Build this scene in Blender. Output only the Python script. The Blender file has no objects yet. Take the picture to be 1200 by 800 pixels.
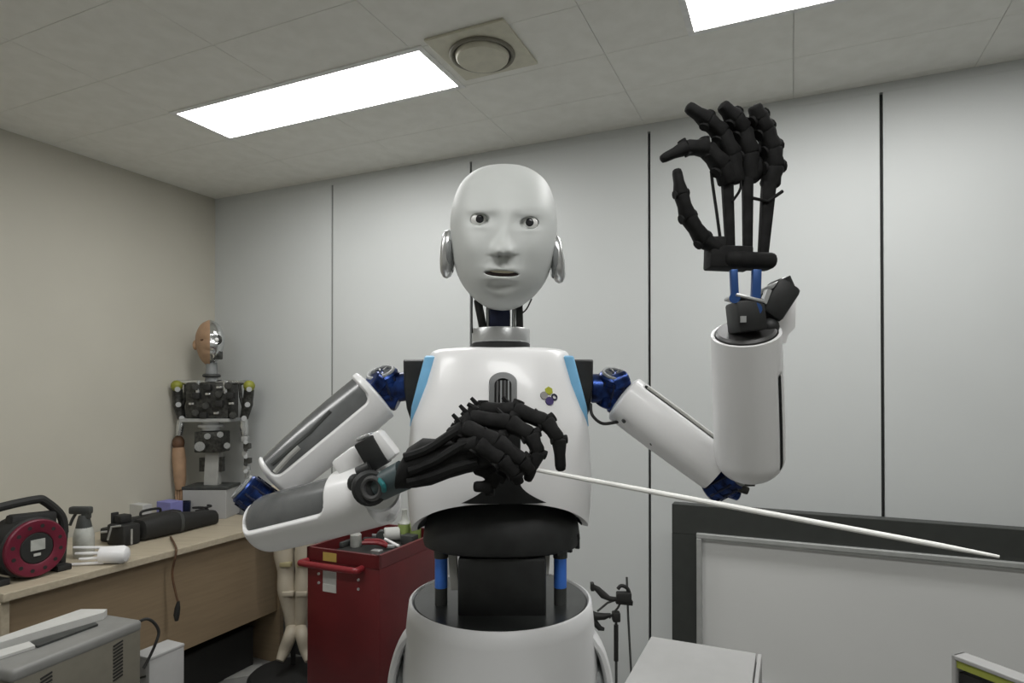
import bpy, bmesh, math, random
from mathutils import Vector, Matrix, noise as mnoise
random.seed(7)
V = Vector
R = math.radians
PI = math.pi
scene = bpy.context.scene
COL = scene.collection

# ---------------------------------------------------------------- camera
F, CX, CY, H, PITCH = 731.0, 600.0, 449.0, 1.39, R(0.5)
cd = bpy.data.cameras.new('camera')
cam = bpy.data.objects.new('camera', cd); COL.objects.link(cam)
cam.location = (0, 0, H)
cam.rotation_euler = (R(90) + PITCH, 0, 0)
cd.sensor_fit = 'HORIZONTAL'; cd.sensor_width = 36.0
cd.lens = 36.0 * F / 1200.0
cd.shift_y = (CY - 400.0) / 1200.0
cd.clip_start = 0.02
scene.camera = cam

# ---------------------------------------------------------------- world, exposure
w = bpy.data.worlds.new('world'); scene.world = w; w.use_nodes = True
w.node_tree.nodes['Background'].inputs[0].default_value = (0.75, 0.78, 0.8, 1)
w.node_tree.nodes['Background'].inputs[1].default_value = 0.15
vs = scene.view_settings
vs.view_transform = 'Standard'; vs.look = 'None'; vs.gamma = 1.0; vs.use_curve_mapping = False
vs.exposure = 0.0
LIGHT = 17.0          # strength of the ceiling light panels
LIGHT_COL = (1.0, 0.995, 0.98)

# ---------------------------------------------------------------- placing
def P(px, py, Y):
    x = (px - CX) / F; z = (CY - py) / F
    cp, sp = math.cos(PITCH), math.sin(PITCH)
    d = V((x, cp - z * sp, sp + z * cp))
    return V((0, 0, H)) + d * (Y / d.y)
def atz(px, py, z):
    a = P(px, py, 1.0); t = (z - H) / (a.z - H)
    return V((a.x * t, a.y * t, z))
CA, SA = math.cos(R(24.2)), math.sin(R(24.2))
CORNER = V((-1.69, 3.545, 0))
UD = V((CA, -SA, 0)); VD = V((-SA, -CA, 0)); ZD = V((0, 0, 1))
ROT = Matrix(((UD.x, -VD.x, 0), (UD.y, -VD.y, 0), (0, 0, 1)))   # local x along the back wall, local y into the room
def G(u, v, z):                       # room frame: u along back wall, v towards the viewer
    return CORNER + UD * u + VD * v + ZD * z
CEIL = 2.47

# ---------------------------------------------------------------- materials
def mat(name, col, rough=0.5, metal=0.0, var=0.06, scale=25.0, bump=0.0, bscale=120.0, col2=None, emit=0.0, spec=0.5, trans=0.0, alpha=1.0, stretch=None, coat=0.0):
    m = bpy.data.materials.new(name); m.use_nodes = True
    nt = m.node_tree; b = nt.nodes['Principled BSDF']
    tc = nt.nodes.new('ShaderNodeTexCoord'); mp = nt.nodes.new('ShaderNodeMapping')
    if stretch: mp.inputs['Scale'].default_value = stretch
    nt.links.new(tc.outputs['Object'], mp.inputs[0])
    n = nt.nodes.new('ShaderNodeTexNoise'); n.inputs['Scale'].default_value = scale; n.inputs['Detail'].default_value = 4
    nt.links.new(mp.outputs[0], n.inputs['Vector'])
    r = nt.nodes.new('ShaderNodeValToRGB')
    if col2 is None:
        a = [max(0, c * (1 - var)) for c in col]; c2 = [min(1, c * (1 + var)) for c in col]
    else:
        a, c2 = col, col2
    r.color_ramp.elements[0].position = 0.35; r.color_ramp.elements[1].position = 0.65
    r.color_ramp.elements[0].color = (*a, 1); r.color_ramp.elements[1].color = (*c2, 1)
    nt.links.new(n.outputs['Fac'], r.inputs[0]); nt.links.new(r.outputs[0], b.inputs['Base Color'])
    b.inputs['Roughness'].default_value = rough; b.inputs['Metallic'].default_value = metal
    b.inputs['Specular IOR Level'].default_value = spec
    b.inputs['Transmission Weight'].default_value = trans; b.inputs['Alpha'].default_value = alpha
    b.inputs['Coat Weight'].default_value = coat
    if bump:
        n2 = nt.nodes.new('ShaderNodeTexNoise'); n2.inputs['Scale'].default_value = bscale; n2.inputs['Detail'].default_value = 5
        nt.links.new(mp.outputs[0], n2.inputs['Vector'])
        bp = nt.nodes.new('ShaderNodeBump'); bp.inputs['Strength'].default_value = bump; bp.inputs['Distance'].default_value = 0.002
        nt.links.new(n2.outputs['Fac'], bp.inputs['Height']); nt.links.new(bp.outputs[0], b.inputs['Normal'])
    if emit:
        b.inputs['Emission Color'].default_value = (*LIGHT_COL, 1); b.inputs['Emission Strength'].default_value = emit
    return m
M = {}
M['wall_left'] = mat('beige_paint', (0.52, 0.50, 0.43), 0.7, var=0.02, scale=3, bump=0.1)
M['panel'] = mat('grey_white_wall_panel', (0.585, 0.605, 0.60), 0.45, var=0.015, scale=2)
M['gasket'] = mat('dark_gasket', (0.03, 0.032, 0.03), 0.7)
M['gasket_light'] = mat('grey_gasket', (0.2, 0.21, 0.2), 0.6)
M['wall_other'] = mat('off_white_paint', (0.78, 0.78, 0.75), 0.7, var=0.02)
M['ceil'] = mat('mineral_ceiling_tile', (0.80, 0.795, 0.74), 0.9, var=0.05, scale=14, bump=0.25, bscale=60, col2=(0.85, 0.845, 0.795))
M['ceil_gap'] = mat('ceiling_joint', (0.62, 0.615, 0.57), 0.9)
M['floor'] = mat('grey_floor', (0.24, 0.24, 0.23), 0.5, var=0.1, scale=6)
M['light'] = mat('light_diffuser', (0.9, 0.9, 0.9), 0.6, emit=LIGHT)
M['light_frame'] = mat('light_frame_white', (0.8, 0.8, 0.78), 0.5)
M['vent'] = mat('vent_cream', (0.60, 0.58, 0.47), 0.6)
M['vent_rim'] = mat('vent_rim_brown', (0.2, 0.19, 0.15), 0.6)
M['vent_dark'] = mat('vent_shadow_gap', (0.09, 0.085, 0.07), 0.8)
M['white'] = mat('robot_white_plastic', (0.84, 0.84, 0.84), 0.35, var=0.012, scale=6, coat=0.15)
M['skin'] = mat('pale_grey_silicone', (0.58, 0.60, 0.585), 0.5, var=0.02, scale=12)
M['black'] = mat('matte_black_plastic', (0.012, 0.013, 0.013), 0.55, var=0.3, scale=40)
M['hand'] = mat('black_printed_plastic', (0.0095, 0.0095, 0.0095), 0.75, var=0.4, scale=60, bump=0.2, bscale=200, spec=0.25)
M['dark'] = mat('dark_grey_plastic', (0.045, 0.048, 0.046), 0.5, var=0.2)
M['disc'] = mat('satin_black_plate', (0.02, 0.022, 0.021), 0.3, var=0.2)
M['grey'] = mat('mid_grey_plastic', (0.22, 0.23, 0.23), 0.5)
M['smoke'] = mat('smoky_grey_window', (0.08, 0.083, 0.085), 0.22, var=0.35, scale=14, col2=(0.15, 0.155, 0.155))
M['smoke_dark'] = mat('dark_slot', (0.06, 0.06, 0.06), 0.4)
M['wrist_grey'] = mat('dark_teal_grey', (0.06, 0.085, 0.09), 0.4)
M['lower_white'] = mat('dimmed_white_plastic', (0.70, 0.705, 0.71), 0.4, var=0.012, scale=6)  # robot white with the dimmer light at pelvis height put into its colour
M['slot'] = mat('matte_dark_slot', (0.02, 0.02, 0.02), 0.9, spec=0.1)
M['blue'] = mat('anodised_blue', (0.006, 0.012, 0.05), 0.3, metal=0.7, col2=(0.022, 0.06, 0.24), scale=60)
M['blue_bright'] = mat('bright_blue_cylinder', (0.06, 0.21, 0.75), 0.3, metal=0.3)
M['blue_stripe'] = mat('light_blue_stripe', (0.22, 0.52, 0.80), 0.4)
M['navy'] = mat('navy_metal', (0.015, 0.02, 0.05), 0.35, metal=0.4, var=0.4)
M['silver'] = mat('silver_metal', (0.62, 0.63, 0.63), 0.3, metal=0.85)
M['satin'] = mat('satin_aluminium', (0.5, 0.51, 0.51), 0.35, metal=0.6)
M['teal'] = mat('teal_wire', (0.02, 0.16, 0.17), 0.4)
M['eye'] = mat('eye_white', (0.8, 0.8, 0.78), 0.2)
M['iris'] = mat('dark_iris', (0.02, 0.02, 0.022), 0.2)
M['mouth'] = mat('dark_mouth', (0.035, 0.02, 0.018), 0.6)
M['teeth'] = mat('teeth_cream', (0.6, 0.55, 0.42), 0.3)
M['logo_y'] = mat('yellow_green_print', (0.38, 0.40, 0.02), 0.5)
M['logo_g'] = mat('grey_print', (0.28, 0.27, 0.26), 0.5)
M['logo_p'] = mat('purple_print', (0.05, 0.03, 0.14), 0.5)
M['logo_n'] = mat('navy_print', (0.015, 0.015, 0.05), 0.5)
M['baton'] = mat('white_baton', (0.85, 0.85, 0.82), 0.4)
M['wood'] = mat('beech_laminate', (0.41, 0.355, 0.265), 0.45, scale=6, stretch=(1, 12, 12), col2=(0.48, 0.42, 0.315))
M['wood_panel'] = mat('tan_laminate', (0.245, 0.182, 0.113), 0.5, scale=5, stretch=(1, 1, 14), col2=(0.275, 0.205, 0.128))
M['red'] = mat('red_powder_coat', (0.105, 0.008, 0.010), 0.4, var=0.1, scale=8)
M['red_bright'] = mat('red_tube', (0.19, 0.015, 0.02), 0.35)
M['red_reel'] = mat('crimson_plastic', (0.14, 0.008, 0.026), 0.45)
M['cream'] = mat('cream_plastic', (0.47, 0.42, 0.33), 0.5, var=0.06, scale=10)
M['label_white'] = mat('label_paper', (0.5, 0.5, 0.47), 0.7)
M['label_grey'] = mat('label_grey', (0.36, 0.36, 0.34), 0.7)
M['label_yellow'] = mat('label_yellow', (0.45, 0.33, 0.08), 0.7)
M['paper'] = mat('white_paper', (0.52, 0.52, 0.50), 0.8, var=0.03)
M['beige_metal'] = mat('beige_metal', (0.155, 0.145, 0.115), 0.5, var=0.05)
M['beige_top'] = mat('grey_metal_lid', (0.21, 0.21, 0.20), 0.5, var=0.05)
M['white_box'] = mat('white_board', (0.40, 0.40, 0.395), 0.5, var=0.02)
M['board'] = mat('whiteboard_surface', (0.64, 0.645, 0.635), 0.4, var=0.02, scale=2)
M['board_frame'] = mat('dark_grey_frame', (0.03, 0.033, 0.03), 0.5)
M['alu'] = mat('aluminium_trim', (0.42, 0.43, 0.42), 0.4, metal=0.4)
M['yellowgreen'] = mat('yellow_green_band', (0.32, 0.35, 0.06), 0.5)
M['tan_skin'] = mat('tan_rubber_skin', (0.40, 0.255, 0.155), 0.55, var=0.1)
M['brown'] = mat('dark_brown_rubber', (0.10, 0.05, 0.025), 0.6, var=0.3)
M['chrome'] = mat('chrome', (0.7, 0.71, 0.71), 0.18, metal=0.95)
M['ball'] = mat('yellow_green_ball', (0.24, 0.25, 0.03), 0.5)
M['olive'] = mat('olive_cream', (0.33, 0.29, 0.16), 0.5)
M['mech'] = mat('dark_mechanism', (0.02, 0.02, 0.018), 0.4, metal=0.3, col2=(0.07, 0.07, 0.062), scale=70)
M['lilac'] = mat('lilac_card', (0.22, 0.22, 0.5), 0.6)
M['clear'] = mat('cloudy_plastic', (0.42, 0.43, 0.40), 0.3, var=0.15)
M['green'] = mat('green_cap', (0.25, 0.33, 0.10), 0.5)
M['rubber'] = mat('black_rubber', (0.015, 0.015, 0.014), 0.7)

# ---------------------------------------------------------------- object helpers
WORLD = {}                            # object name -> world position of its origin
def link(o, origin, parent):
    COL.objects.link(o)
    if parent is not None:
        o.parent = parent; o.location = V(origin) - WORLD[parent.name]
    else:
        o.location = origin
    WORLD[o.name] = V(origin)
def tag(o, label=None, cat=None, group=None, kind=None):
    if label: o['label'] = label
    if cat: o['category'] = cat
    if group: o['group'] = group
    if kind: o['kind'] = kind
    return o
def thing(name, loc, label, cat, group=None):
    o = bpy.data.objects.new(name, None); o.empty_display_size = 0.05
    link(o, V(loc), None); return tag(o, label, cat, group)
def obj(name, bm, m, parent=None, smooth=35, mats=None):
    bm.normal_update()
    xs = [v.co for v in bm.verts]
    lo = V([min(c[i] for c in xs) for i in range(3)]); hi = V([max(c[i] for c in xs) for i in range(3)])
    c = (lo + hi) / 2
    if parent is None: c.z = lo.z
    bmesh.ops.translate(bm, verts=bm.verts, vec=-c)
    bmesh.ops.recalc_face_normals(bm, faces=bm.faces)
    me = bpy.data.meshes.new(name); bm.to_mesh(me); bm.free()
    for mm in (mats or [m]): me.materials.append(mm)
    if smooth:
        me.shade_smooth(); me.set_sharp_from_angle(angle=R(smooth))
    o = bpy.data.objects.new(name, me); link(o, c, parent)
    return o
def struct(name, bm, m, smooth=0):
    return tag(obj(name, bm, m, None, smooth), kind='structure')
def copy_to(o, origin, parent):
    c = o.copy(); link(c, V(origin), parent); return c
def NB(): return bmesh.new()

# ---------------------------------------------------------------- shape helpers (all in world space)
def frame(a, hint=None):
    a = a.normalized()
    h = V(hint) if hint is not None else (V((0, 0, 1)) if abs(a.z) < 0.9 else V((1, 0, 0)))
    e1 = (h - a * h.dot(a)).normalized()
    return a, e1, a.cross(e1)
def ring(bm, c, e1, e2, r1, r2, n, ex=2.0):
    vs_ = []
    for i in range(n):
        t = 2 * PI * i / n; co, si = math.cos(t), math.sin(t)
        x = math.copysign(abs(co) ** (2 / ex), co); y = math.copysign(abs(si) ** (2 / ex), si)
        vs_.append(bm.verts.new(c + e1 * (x * r1) + e2 * (y * r2)))
    return vs_
def bridge(bm, a, b):
    n = len(a)
    for i in range(n): bm.faces.new((a[i], a[(i + 1) % n], b[(i + 1) % n], b[i]))
def loft(bm, rings, cap0=True, cap1=True):
    for a, b in zip(rings, rings[1:]): bridge(bm, a, b)
    if cap0: bm.faces.new(list(reversed(rings[0])))
    if cap1: bm.faces.new(rings[-1])
def cyl(bm, p0, p1, r0, r1=None, n=16, bev=0.0, flat=1.0, hint=None, ex=2.0):
    p0, p1 = V(p0), V(p1); r1 = r0 if r1 is None else r1
    a, e1, e2 = frame(p1 - p0, hint); L = (p1 - p0).length
    st = [(0, r0), (L, r1)] if not bev else [(0, r0 - bev), (bev, r0), (L - bev, r1), (L, r1 - bev)]
    loft(bm, [ring(bm, p0 + a * s, e1, e2, r, r * flat, n, ex) for s, r in st])
def tube(bm, pts, r, n=8, cap=True, flat=1.0):
    pts = [V(p) for p in pts]; rs = r if isinstance(r, (list, tuple)) else [r] * len(pts)
    t0 = (pts[1] - pts[0]).normalized(); _, e1, e2 = frame(t0); rings = []
    prev = t0
    for i, p in enumerate(pts):
        if i == 0: t = t0
        elif i == len(pts) - 1: t = (pts[i] - pts[i - 1]).normalized()
        else: t = (pts[i + 1] - pts[i - 1]).normalized()
        q = prev.rotation_difference(t); e1 = q @ e1; e2 = q @ e2; prev = t
        rings.append(ring(bm, p, e1, e2, rs[i], rs[i] * flat, n))
    loft(bm, rings, cap, cap)
def curve(pts, k=6):                  # Catmull-Rom through pts
    pts = [V(p) for p in pts]; q = [pts[0]] + pts + [pts[-1]]; out = []
    for i in range(1, len(q) - 2):
        for j in range(k):
            t = j / k; a, b, c, d = q[i - 1:i + 3]
            out.append(0.5 * ((2 * b) + (c - a) * t + (2 * a - 5 * b + 4 * c - d) * t * t + (3 * b - a - 3 * c + d) * t ** 3))
    out.append(pts[-1]); return out
def ball(bm, c, rx, ry=None, rz=None, n=16, rot=None):
    ry = rx if ry is None else ry; rz = rx if rz is None else rz; c = V(c)
    m_ = Matrix.Translation(c) @ (rot.to_4x4() if rot else Matrix()) @ Matrix.Diagonal((rx, ry, rz, 1))
    bmesh.ops.create_uvsphere(bm, u_segments=n, v_segments=max(6, n // 2), radius=1, matrix=m_)
def box(bm, c, s, rot=None, bev=0.0, seg=2):
    m_ = Matrix.Translation(V(c)) @ (rot.to_4x4() if rot else Matrix()) @ Matrix.Diagonal((*s, 1))
    g = bmesh.ops.create_cube(bm, size=1, matrix=m_)
    if bev:
        es = list({e for v in g['verts'] for e in v.link_edges})
        bmesh.ops.bevel(bm, geom=es, offset=bev, segments=seg, affect='EDGES', profile=0.5)
def gbox(bm, u0, u1, v0, v1, z0, z1, bev=0.0):       # box in the room frame
    box(bm, G((u0 + u1) / 2, (v0 + v1) / 2, (z0 + z1) / 2), (u1 - u0, v1 - v0, z1 - z0), ROT, bev)
def beam(bm, p0, p1, wd, th, hint=None, bev=0.0):   # rectangular bar between two points
    p0, p1 = V(p0), V(p1); a, e1, e2 = frame(p1 - p0, hint)
    rot = Matrix((e1, e2, a)).transposed()
    box(bm, (p0 + p1) / 2, (wd, th, (p1 - p0).length), rot, bev)
def lathe(bm, prof, c, sx=1.0, sy=1.0, n=40, ex=2.0, cap0=True, cap1=True):
    c = V(c)
    loft(bm, [ring(bm, c + ZD * z, V((1, 0, 0)), V((0, 1, 0)), r * sx, r * sy, n, ex) for r, z in prof], cap0, cap1)
def torus(bm, c, axis, R_, r, n=32, k=8):
    a, e1, e2 = frame(V(axis)); c = V(c); rings = []
    for i in range(n):
        t = 2 * PI * i / n; d = e1 * math.cos(t) + e2 * math.sin(t)
        rings.append([bm.verts.new(c + d * (R_ + r * math.cos(2 * PI * j / k)) + a * (r * math.sin(2 * PI * j / k))) for j in range(k)])
    for i in range(n): bridge(bm, rings[i], rings[(i + 1) % n])
def smoothstep(a, b, x):
    t = max(0.0, min(1.0, (x - a) / (b - a))); return t * t * (3 - 2 * t)
def interp(tab, x):
    if x <= tab[0][0]: return tab[0][1]
    for (a, b), (c, d) in zip(tab, tab[1:]):
        if x <= c:
            t = (x - a) / (c - a); return b + (d - b) * t
    return tab[-1][1]
def sinterp(tab, x):                   # monotone-ish smooth interpolation
    n = len(tab)
    if x <= tab[0][0]: return tab[0][1]
    if x >= tab[-1][0]: return tab[-1][1]
    for i in range(n - 1):
        if x <= tab[i + 1][0]:
            x0, y0 = tab[i]; x1, y1 = tab[i + 1]; h = x1 - x0
            def sl(j):
                if j == 0 or j == n - 1: k = 0 if j == 0 else n - 2; return (tab[k + 1][1] - tab[k][1]) / (tab[k + 1][0] - tab[k][0])
                return (tab[j + 1][1] - tab[j - 1][1]) / (tab[j + 1][0] - tab[j - 1][0])
            t = (x - x0) / h; m0, m1 = sl(i) * h, sl(i + 1) * h
            return (2*t**3 - 3*t*t + 1) * y0 + (t**3 - 2*t*t + t) * m0 + (-2*t**3 + 3*t*t) * y1 + (t**3 - t*t) * m1

# ================================================================ ROOM
UMAX, VMAX = 5.6, 4.6
bm = NB(); gbox(bm, -0.1, UMAX + 0.1, -0.15, VMAX + 0.1, -0.1, 0.0); struct('floor', bm, M['floor'])
bm = NB(); gbox(bm, -0.1, UMAX + 0.1, -0.15, VMAX + 0.1, CEIL + 0.012, CEIL + 0.1); ceiling = struct('ceiling', bm, M['ceil_gap'])
# ceiling tiles, laid in half-offset-free rows; cells taken by the light panels are left open
TU, TV, TU0, TV0 = 0.555, 0.2775, 0.227, 0.035
lights = [(0.785, 0.590), (2.717, 0.596), (0.785, 2.255), (2.717, 2.255)]
tile_proto = {}
for j in range(-1, 17):
    v0 = TV0 + TV * j; tv = TV
    if j < 0: v0, tv = 0.0, TV0
    cuts = [(lu - 0.006, lu + 1.146) for lu, lv in lights if abs(v0 + TV / 2 - lv - 0.14) < TV * 0.6]
    for i in range(-1, 10):
        a, b = (0.0, TU0) if i < 0 else (TU0 + TU * i, TU0 + TU * (i + 1))
        spans = [(a, b)]
        for c0, c1 in cuts:
            spans = [q for x0, x1 in spans for q in ((x0, min(x1, c0)), (max(x0, c1), x1)) if q[1] - q[0] > 0.02]
        for x0, x1 in spans:
            key = (round(x1 - x0, 3), round(tv, 3)); c = G((x0 + x1) / 2, v0 + tv / 2, CEIL + 0.006)
            if key in tile_proto: copy_to(tile_proto[key], c, ceiling)
            else:
                bm = NB(); gbox(bm, x0 + 0.0008, x1 - 0.0008, v0 + 0.0008, v0 + tv - 0.0008, CEIL, CEIL + 0.012)
                tile_proto[key] = obj('ceiling_tile', bm, M['ceil'], ceiling, 0)

# walls
bm = NB(); gbox(bm, -0.1, 0.0, -0.1, VMAX, 0, CEIL); struct('wall_left', bm, M['wall_left'])
bm = NB(); gbox(bm, UMAX, UMAX + 0.1, -0.1, VMAX, 0, CEIL); struct('wall_right', bm, M['wall_other'])
bm = NB(); gbox(bm, 0, UMAX, VMAX, VMAX + 0.1, 0, CEIL); struct('wall_front', bm, M['wall_other'])
bm = NB(); gbox(bm, 0, UMAX, -0.15, -0.02, 0, CEIL); wback = struct('wall_back', bm, M['gasket'])
joints = [0.0, 0.84, 1.645, 2.465, 3.285, 4.105, 4.925, UMAX]
for a, b in zip(joints, joints[1:]):
    g = 0.0055
    bm = NB(); gbox(bm, a + (g if a else 0), b - (g if b < UMAX else 0), -0.019, 0.0, 0.02, CEIL - 0.032)
    obj('wall_panel', bm, M['panel'], wback, 0)
bm = NB(); gbox(bm, joints[1] - 0.0055, joints[1] + 0.0055, -0.015, -0.003, 0.02, CEIL - 0.032); obj('joint_strip', bm, M['gasket_light'], wback, 0)
bm = NB(); gbox(bm, 0, UMAX, -0.019, 0.001, CEIL - 0.032, CEIL + 0.001); struct('trim_1', bm, M['panel'])
bm = NB(); gbox(bm, 0, UMAX, -0.02, 0.012, 0.0, 0.07); struct('baseboard_back', bm, M['dark'])
# ---------------------------------------------------------------- ceiling lights and vent
llabels = ['long bright rectangular ceiling light panel beside the round vent', 'bright rectangular ceiling light panel above the raised black hand',
           'ceiling light panel over the front of the room, by the left wall', 'ceiling light panel over the front of the room, away from the left wall']
for k, (lu, lv) in enumerate(lights):
    t = thing('ceiling_light', G(lu + 0.57, lv + 0.14, CEIL), llabels[k], 'light', 'flat ceiling light panels')
    bm = NB(); gbox(bm, lu + 0.012, lu + 1.128, lv + 0.012, lv + 0.268, CEIL - 0.001, CEIL + 0.008); obj('diffuser', bm, M['light'], t, 0)
    bm = NB()
    for a in ((lu - 0.008, lu + 0.012, lv - 0.008, lv + 0.288), (lu + 1.128, lu + 1.148, lv - 0.008, lv + 0.288),
              (lu + 0.012, lu + 1.128, lv - 0.008, lv + 0.012), (lu + 0.012, lu + 1.128, lv + 0.268, lv + 0.288)):
        gbox(bm, *a, CEIL - 0.004, CEIL + 0.01)
    obj('light_frame', bm, M['light_frame'], t, 0)
t = thing('ceiling_vent', G(2.097, 0.77, CEIL), 'square cream ceiling vent with a round diffuser ring', 'vent')
bm = NB(); gbox(bm, 1.962, 2.232, 0.635, 0.905, CEIL - 0.009, CEIL - 0.0005, 0.002); obj('vent_plate', bm, M['vent'], t, 0)
vc = G(2.092, 0.765, CEIL - 0.012)
bm = NB(); torus(bm, vc, (0, 0, 1), 0.099, 0.007, 48, 8); obj('vent_ring', bm, M['vent_rim'], t)
bm = NB(); cyl(bm, vc + ZD * 0.002, vc + ZD * 0.005, 0.097, n=48); obj('vent_gap', bm, M['vent_dark'], t)
bm = NB(); cyl(bm, vc - ZD * 0.016, vc + ZD * 0.002, 0.084, 0.087, n=48, bev=0.004); obj('vent_disc', bm, M['vent'], t)

# ================================================================ DESK
t = thing('desk', G(0.32, 0.75, 0), 'long beech-topped desk with tan front panel along the left wall', 'desk')
D0, D1 = 0.10, 1.36
bm = NB(); gbox(bm, 0.02, 0.645, D0, D1, 0.692, 0.72, 0.003); obj('desk_top', bm, M['wood'], t, 0)
bm = NB(); gbox(bm, 0.585, 0.603, D0 + 0.03, D1 - 0.035, 0.265, 0.691); obj('front_panel', bm, M['wood_panel'], t, 0)
for v in (D0 + 0.005, D1 - 0.031):
    bm = NB(); gbox(bm, 0.05, 0.62, v, v + 0.025, 0, 0.691); obj('side_panel', bm, M['wood'] if v > 1 else M['wood_panel'], t, 0)

# ---- cable reel on the desk
def A_(u, s, z, v0): return G(u, v0 - s, z)       # s runs along the desk, away from the viewer
rv, ru, rz = 1.215, 0.56, 0.828
t = thing('cable_reel', G(ru - 0.07, rv, 0.72), 'black cable reel with a crimson socket face and carrying handle on the desk', 'cable reel')
bm = NB(); cyl(bm, G(ru - 0.13, rv, rz), G(ru - 0.012, rv, rz), 0.106, n=40, bev=0.006)
beam(bm, G(ru - 0.07, rv + 0.055, rz + 0.095), G(ru - 0.07, rv - 0.095, rz + 0.085), 0.05, 0.05, bev=0.012)
obj('drum', bm, M['rubber'], t)
bm = NB()
rings = []
for rr, du in ((0.055, -0.012), (0.055, 0.001), (0.060, 0.004), (0.096, 0.004), (0.100, 0.0), (0.100, -0.012)):
    rings.append(ring(bm, G(ru + du, rv, rz), VD, ZD, rr, rr, 48))
loft(bm, rings, False, False); obj('face_ring', bm, M['red_reel'], t)
bm = NB(); cyl(bm, G(ru - 0.012, rv, rz), G(ru + 0.002, rv, rz), 0.054, n=40, bev=0.003); hub = obj('hub', bm, M['rubber'], t)
bm = NB(); beam(bm, G(ru + 0.004, rv + 0.022, rz + 0.012), G(ru + 0.004, rv - 0.024, rz + 0.012), 0.038, 0.003, hint=ZD); obj('rating_plate', bm, M['clear'], hub, 0)
bm = NB(); beam(bm, G(ru + 0.004, rv + 0.012, rz - 0.022), G(ru + 0.004, rv - 0.010, rz - 0.022), 0.009, 0.003, hint=ZD); obj('name_plate', bm, M['label_white'], hub, 0)
for i in range(12):
    a = 2 * PI * i / 12 + 0.2; c = G(ru + 0.0035, rv, rz) + VD * (0.078 * math.cos(a)) + ZD * (0.078 * math.sin(a))
    bm = NB(); cyl(bm, c, c + UD * 0.0015, 0.0068, n=12); obj('socket_hole', bm, M['brown'] if False else M['rubber'], t)
bm = NB(); hp = [G(ru - 0.07, rv + 0.13, rz + 0.02), G(ru - 0.07, rv + 0.125, rz + 0.135), G(ru - 0.07, rv + 0.09, rz + 0.15), G(ru - 0.07, rv - 0.03, rz + 0.16), G(ru - 0.07, rv - 0.065, rz + 0.148), G(ru - 0.07, rv - 0.12, rz + 0.085), G(ru - 0.07, rv - 0.13, rz + 0.02)]
tube(bm, curve(hp, 5), 0.0155, 10); obj('handle', bm, M['rubber'], t)
for s in (-1, 1):
    bm = NB(); beam(bm, G(ru - 0.12, rv + s * 0.10, 0.731), G(ru - 0.01, rv + s * 0.10, 0.731), 0.022, 0.05, hint=ZD, bev=0.004)
    beam(bm, G(ru - 0.07, rv + s * 0.115, 0.73), G(ru - 0.07, rv + s * 0.125, 0.86), 0.03, 0.03, bev=0.006)
    obj('stand_foot', bm, M['rubber'], t)

# ---- trigger spray bottle
b0 = atz(98, 652, 0.72)
t = thing('spray_bottle', b0, 'cloudy spray bottle with a dark trigger head behind the cable reel', 'bottle')
bm = NB(); lathe(bm, [(0.034, 0.0), (0.037, 0.006), (0.037, 0.085), (0.030, 0.115), (0.018, 0.13), (0.017, 0.14)], b0, n=24); obj('body', bm, M['clear'], t)
bm = NB(); lathe(bm, [(0.030, 0.108), (0.026, 0.13), (0.022, 0.15), (0.018, 0.165)], b0 + V((0, 0, 0)), n=20)
box(bm, b0 + V((-0.012, 0, 0.185)), (0.085, 0.028, 0.03), None, 0.007); box(bm, b0 + V((0.01, 0, 0.166)), (0.03, 0.024, 0.03), None, 0.005)
obj('spray_head', bm, M['dark'], t)
bm = NB(); tube(bm, curve([b0 + V((-0.03, 0, 0.175)), b0 + V((-0.045, 0, 0.15)), b0 + V((-0.055, 0, 0.125))], 4), 0.006, 8); obj('trigger', bm, M['dark'], t)

# ---- white gripper with four prongs
g0 = P(134, 652, 2.40); g0.z = 0.72 + 0.034
t = thing('robot_gripper', V((g0.x, g0.y, 0.72)), 'white four-pronged gripper lying by the desk edge', 'gripper')
ax = V((1, 0.12, 0)).normalized(); sd = V((-0.12, 1, 0)).normalized()
bm = NB(); loft(bm, [ring(bm, g0 + ax * s, sd, ZD, r, r, 20) for s, r in ((-0.05, 0.024), (-0.046, 0.032), (0.03, 0.034), (0.045, 0.028), (0.052, 0.014))]); obj('gripper_body', bm, M['white'], t)
for k, (o1, o2) in enumerate(((0.012, 0.027), (-0.006, 0.010), (-0.014, -0.009), (-0.016, -0.028))):
    s = g0 + ax * -0.03 + sd * o1 + ZD * (o2 * 0.9); e = g0 + ax * -(0.155 - 0.02 * (k % 3)) + sd * o1 * 1.4 + ZD * (o2 * 1.0)
    bm = NB(); tube(bm, [s, (s + e) / 2, e], [0.0058, 0.0058, 0.005], 8); obj('prong', bm, M['white'], t)

# ---- black camera dolly / device pile between gripper and bag
c0 = atz(138, 640, 0.72)
t = thing('camera_rig', c0, 'black camera rig with a pale bent bracket behind the white gripper', 'camera rig')
bm = NB(); box(bm, c0 + V((0, 0.04, 0.045)), (0.11, 0.08, 0.09), ROT, 0.01); obj('rig_body', bm, M['rubber'], t)
bm = NB(); box(bm, c0 + V((-0.075, 0.09, 0.03)), (0.10, 0.06, 0.06), ROT, 0.008); box(bm, c0 + V((-0.01, 0.05, 0.108)), (0.05, 0.05, 0.035), ROT, 0.006); box(bm, c0 + V((-0.045, 0.05, 0.11)), (0.012, 0.03, 0.05), ROT, 0.003); obj('rig_block', bm, M['rubber'], t)
bm = NB(); tube(bm, [c0 + V((-0.035, -0.012, 0.03)), c0 + V((-0.02, -0.012, 0.085)), c0 + V((0.02, -0.012, 0.09))], 0.0045, 6); obj('bracket', bm, M['alu'], t)
bm = NB(); cyl(bm, c0 + V((-0.10, 0.045, 0.05)), c0 + V((-0.04, 0.045, 0.055)), 0.005); obj('rod', bm, M['satin'], t)
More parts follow.
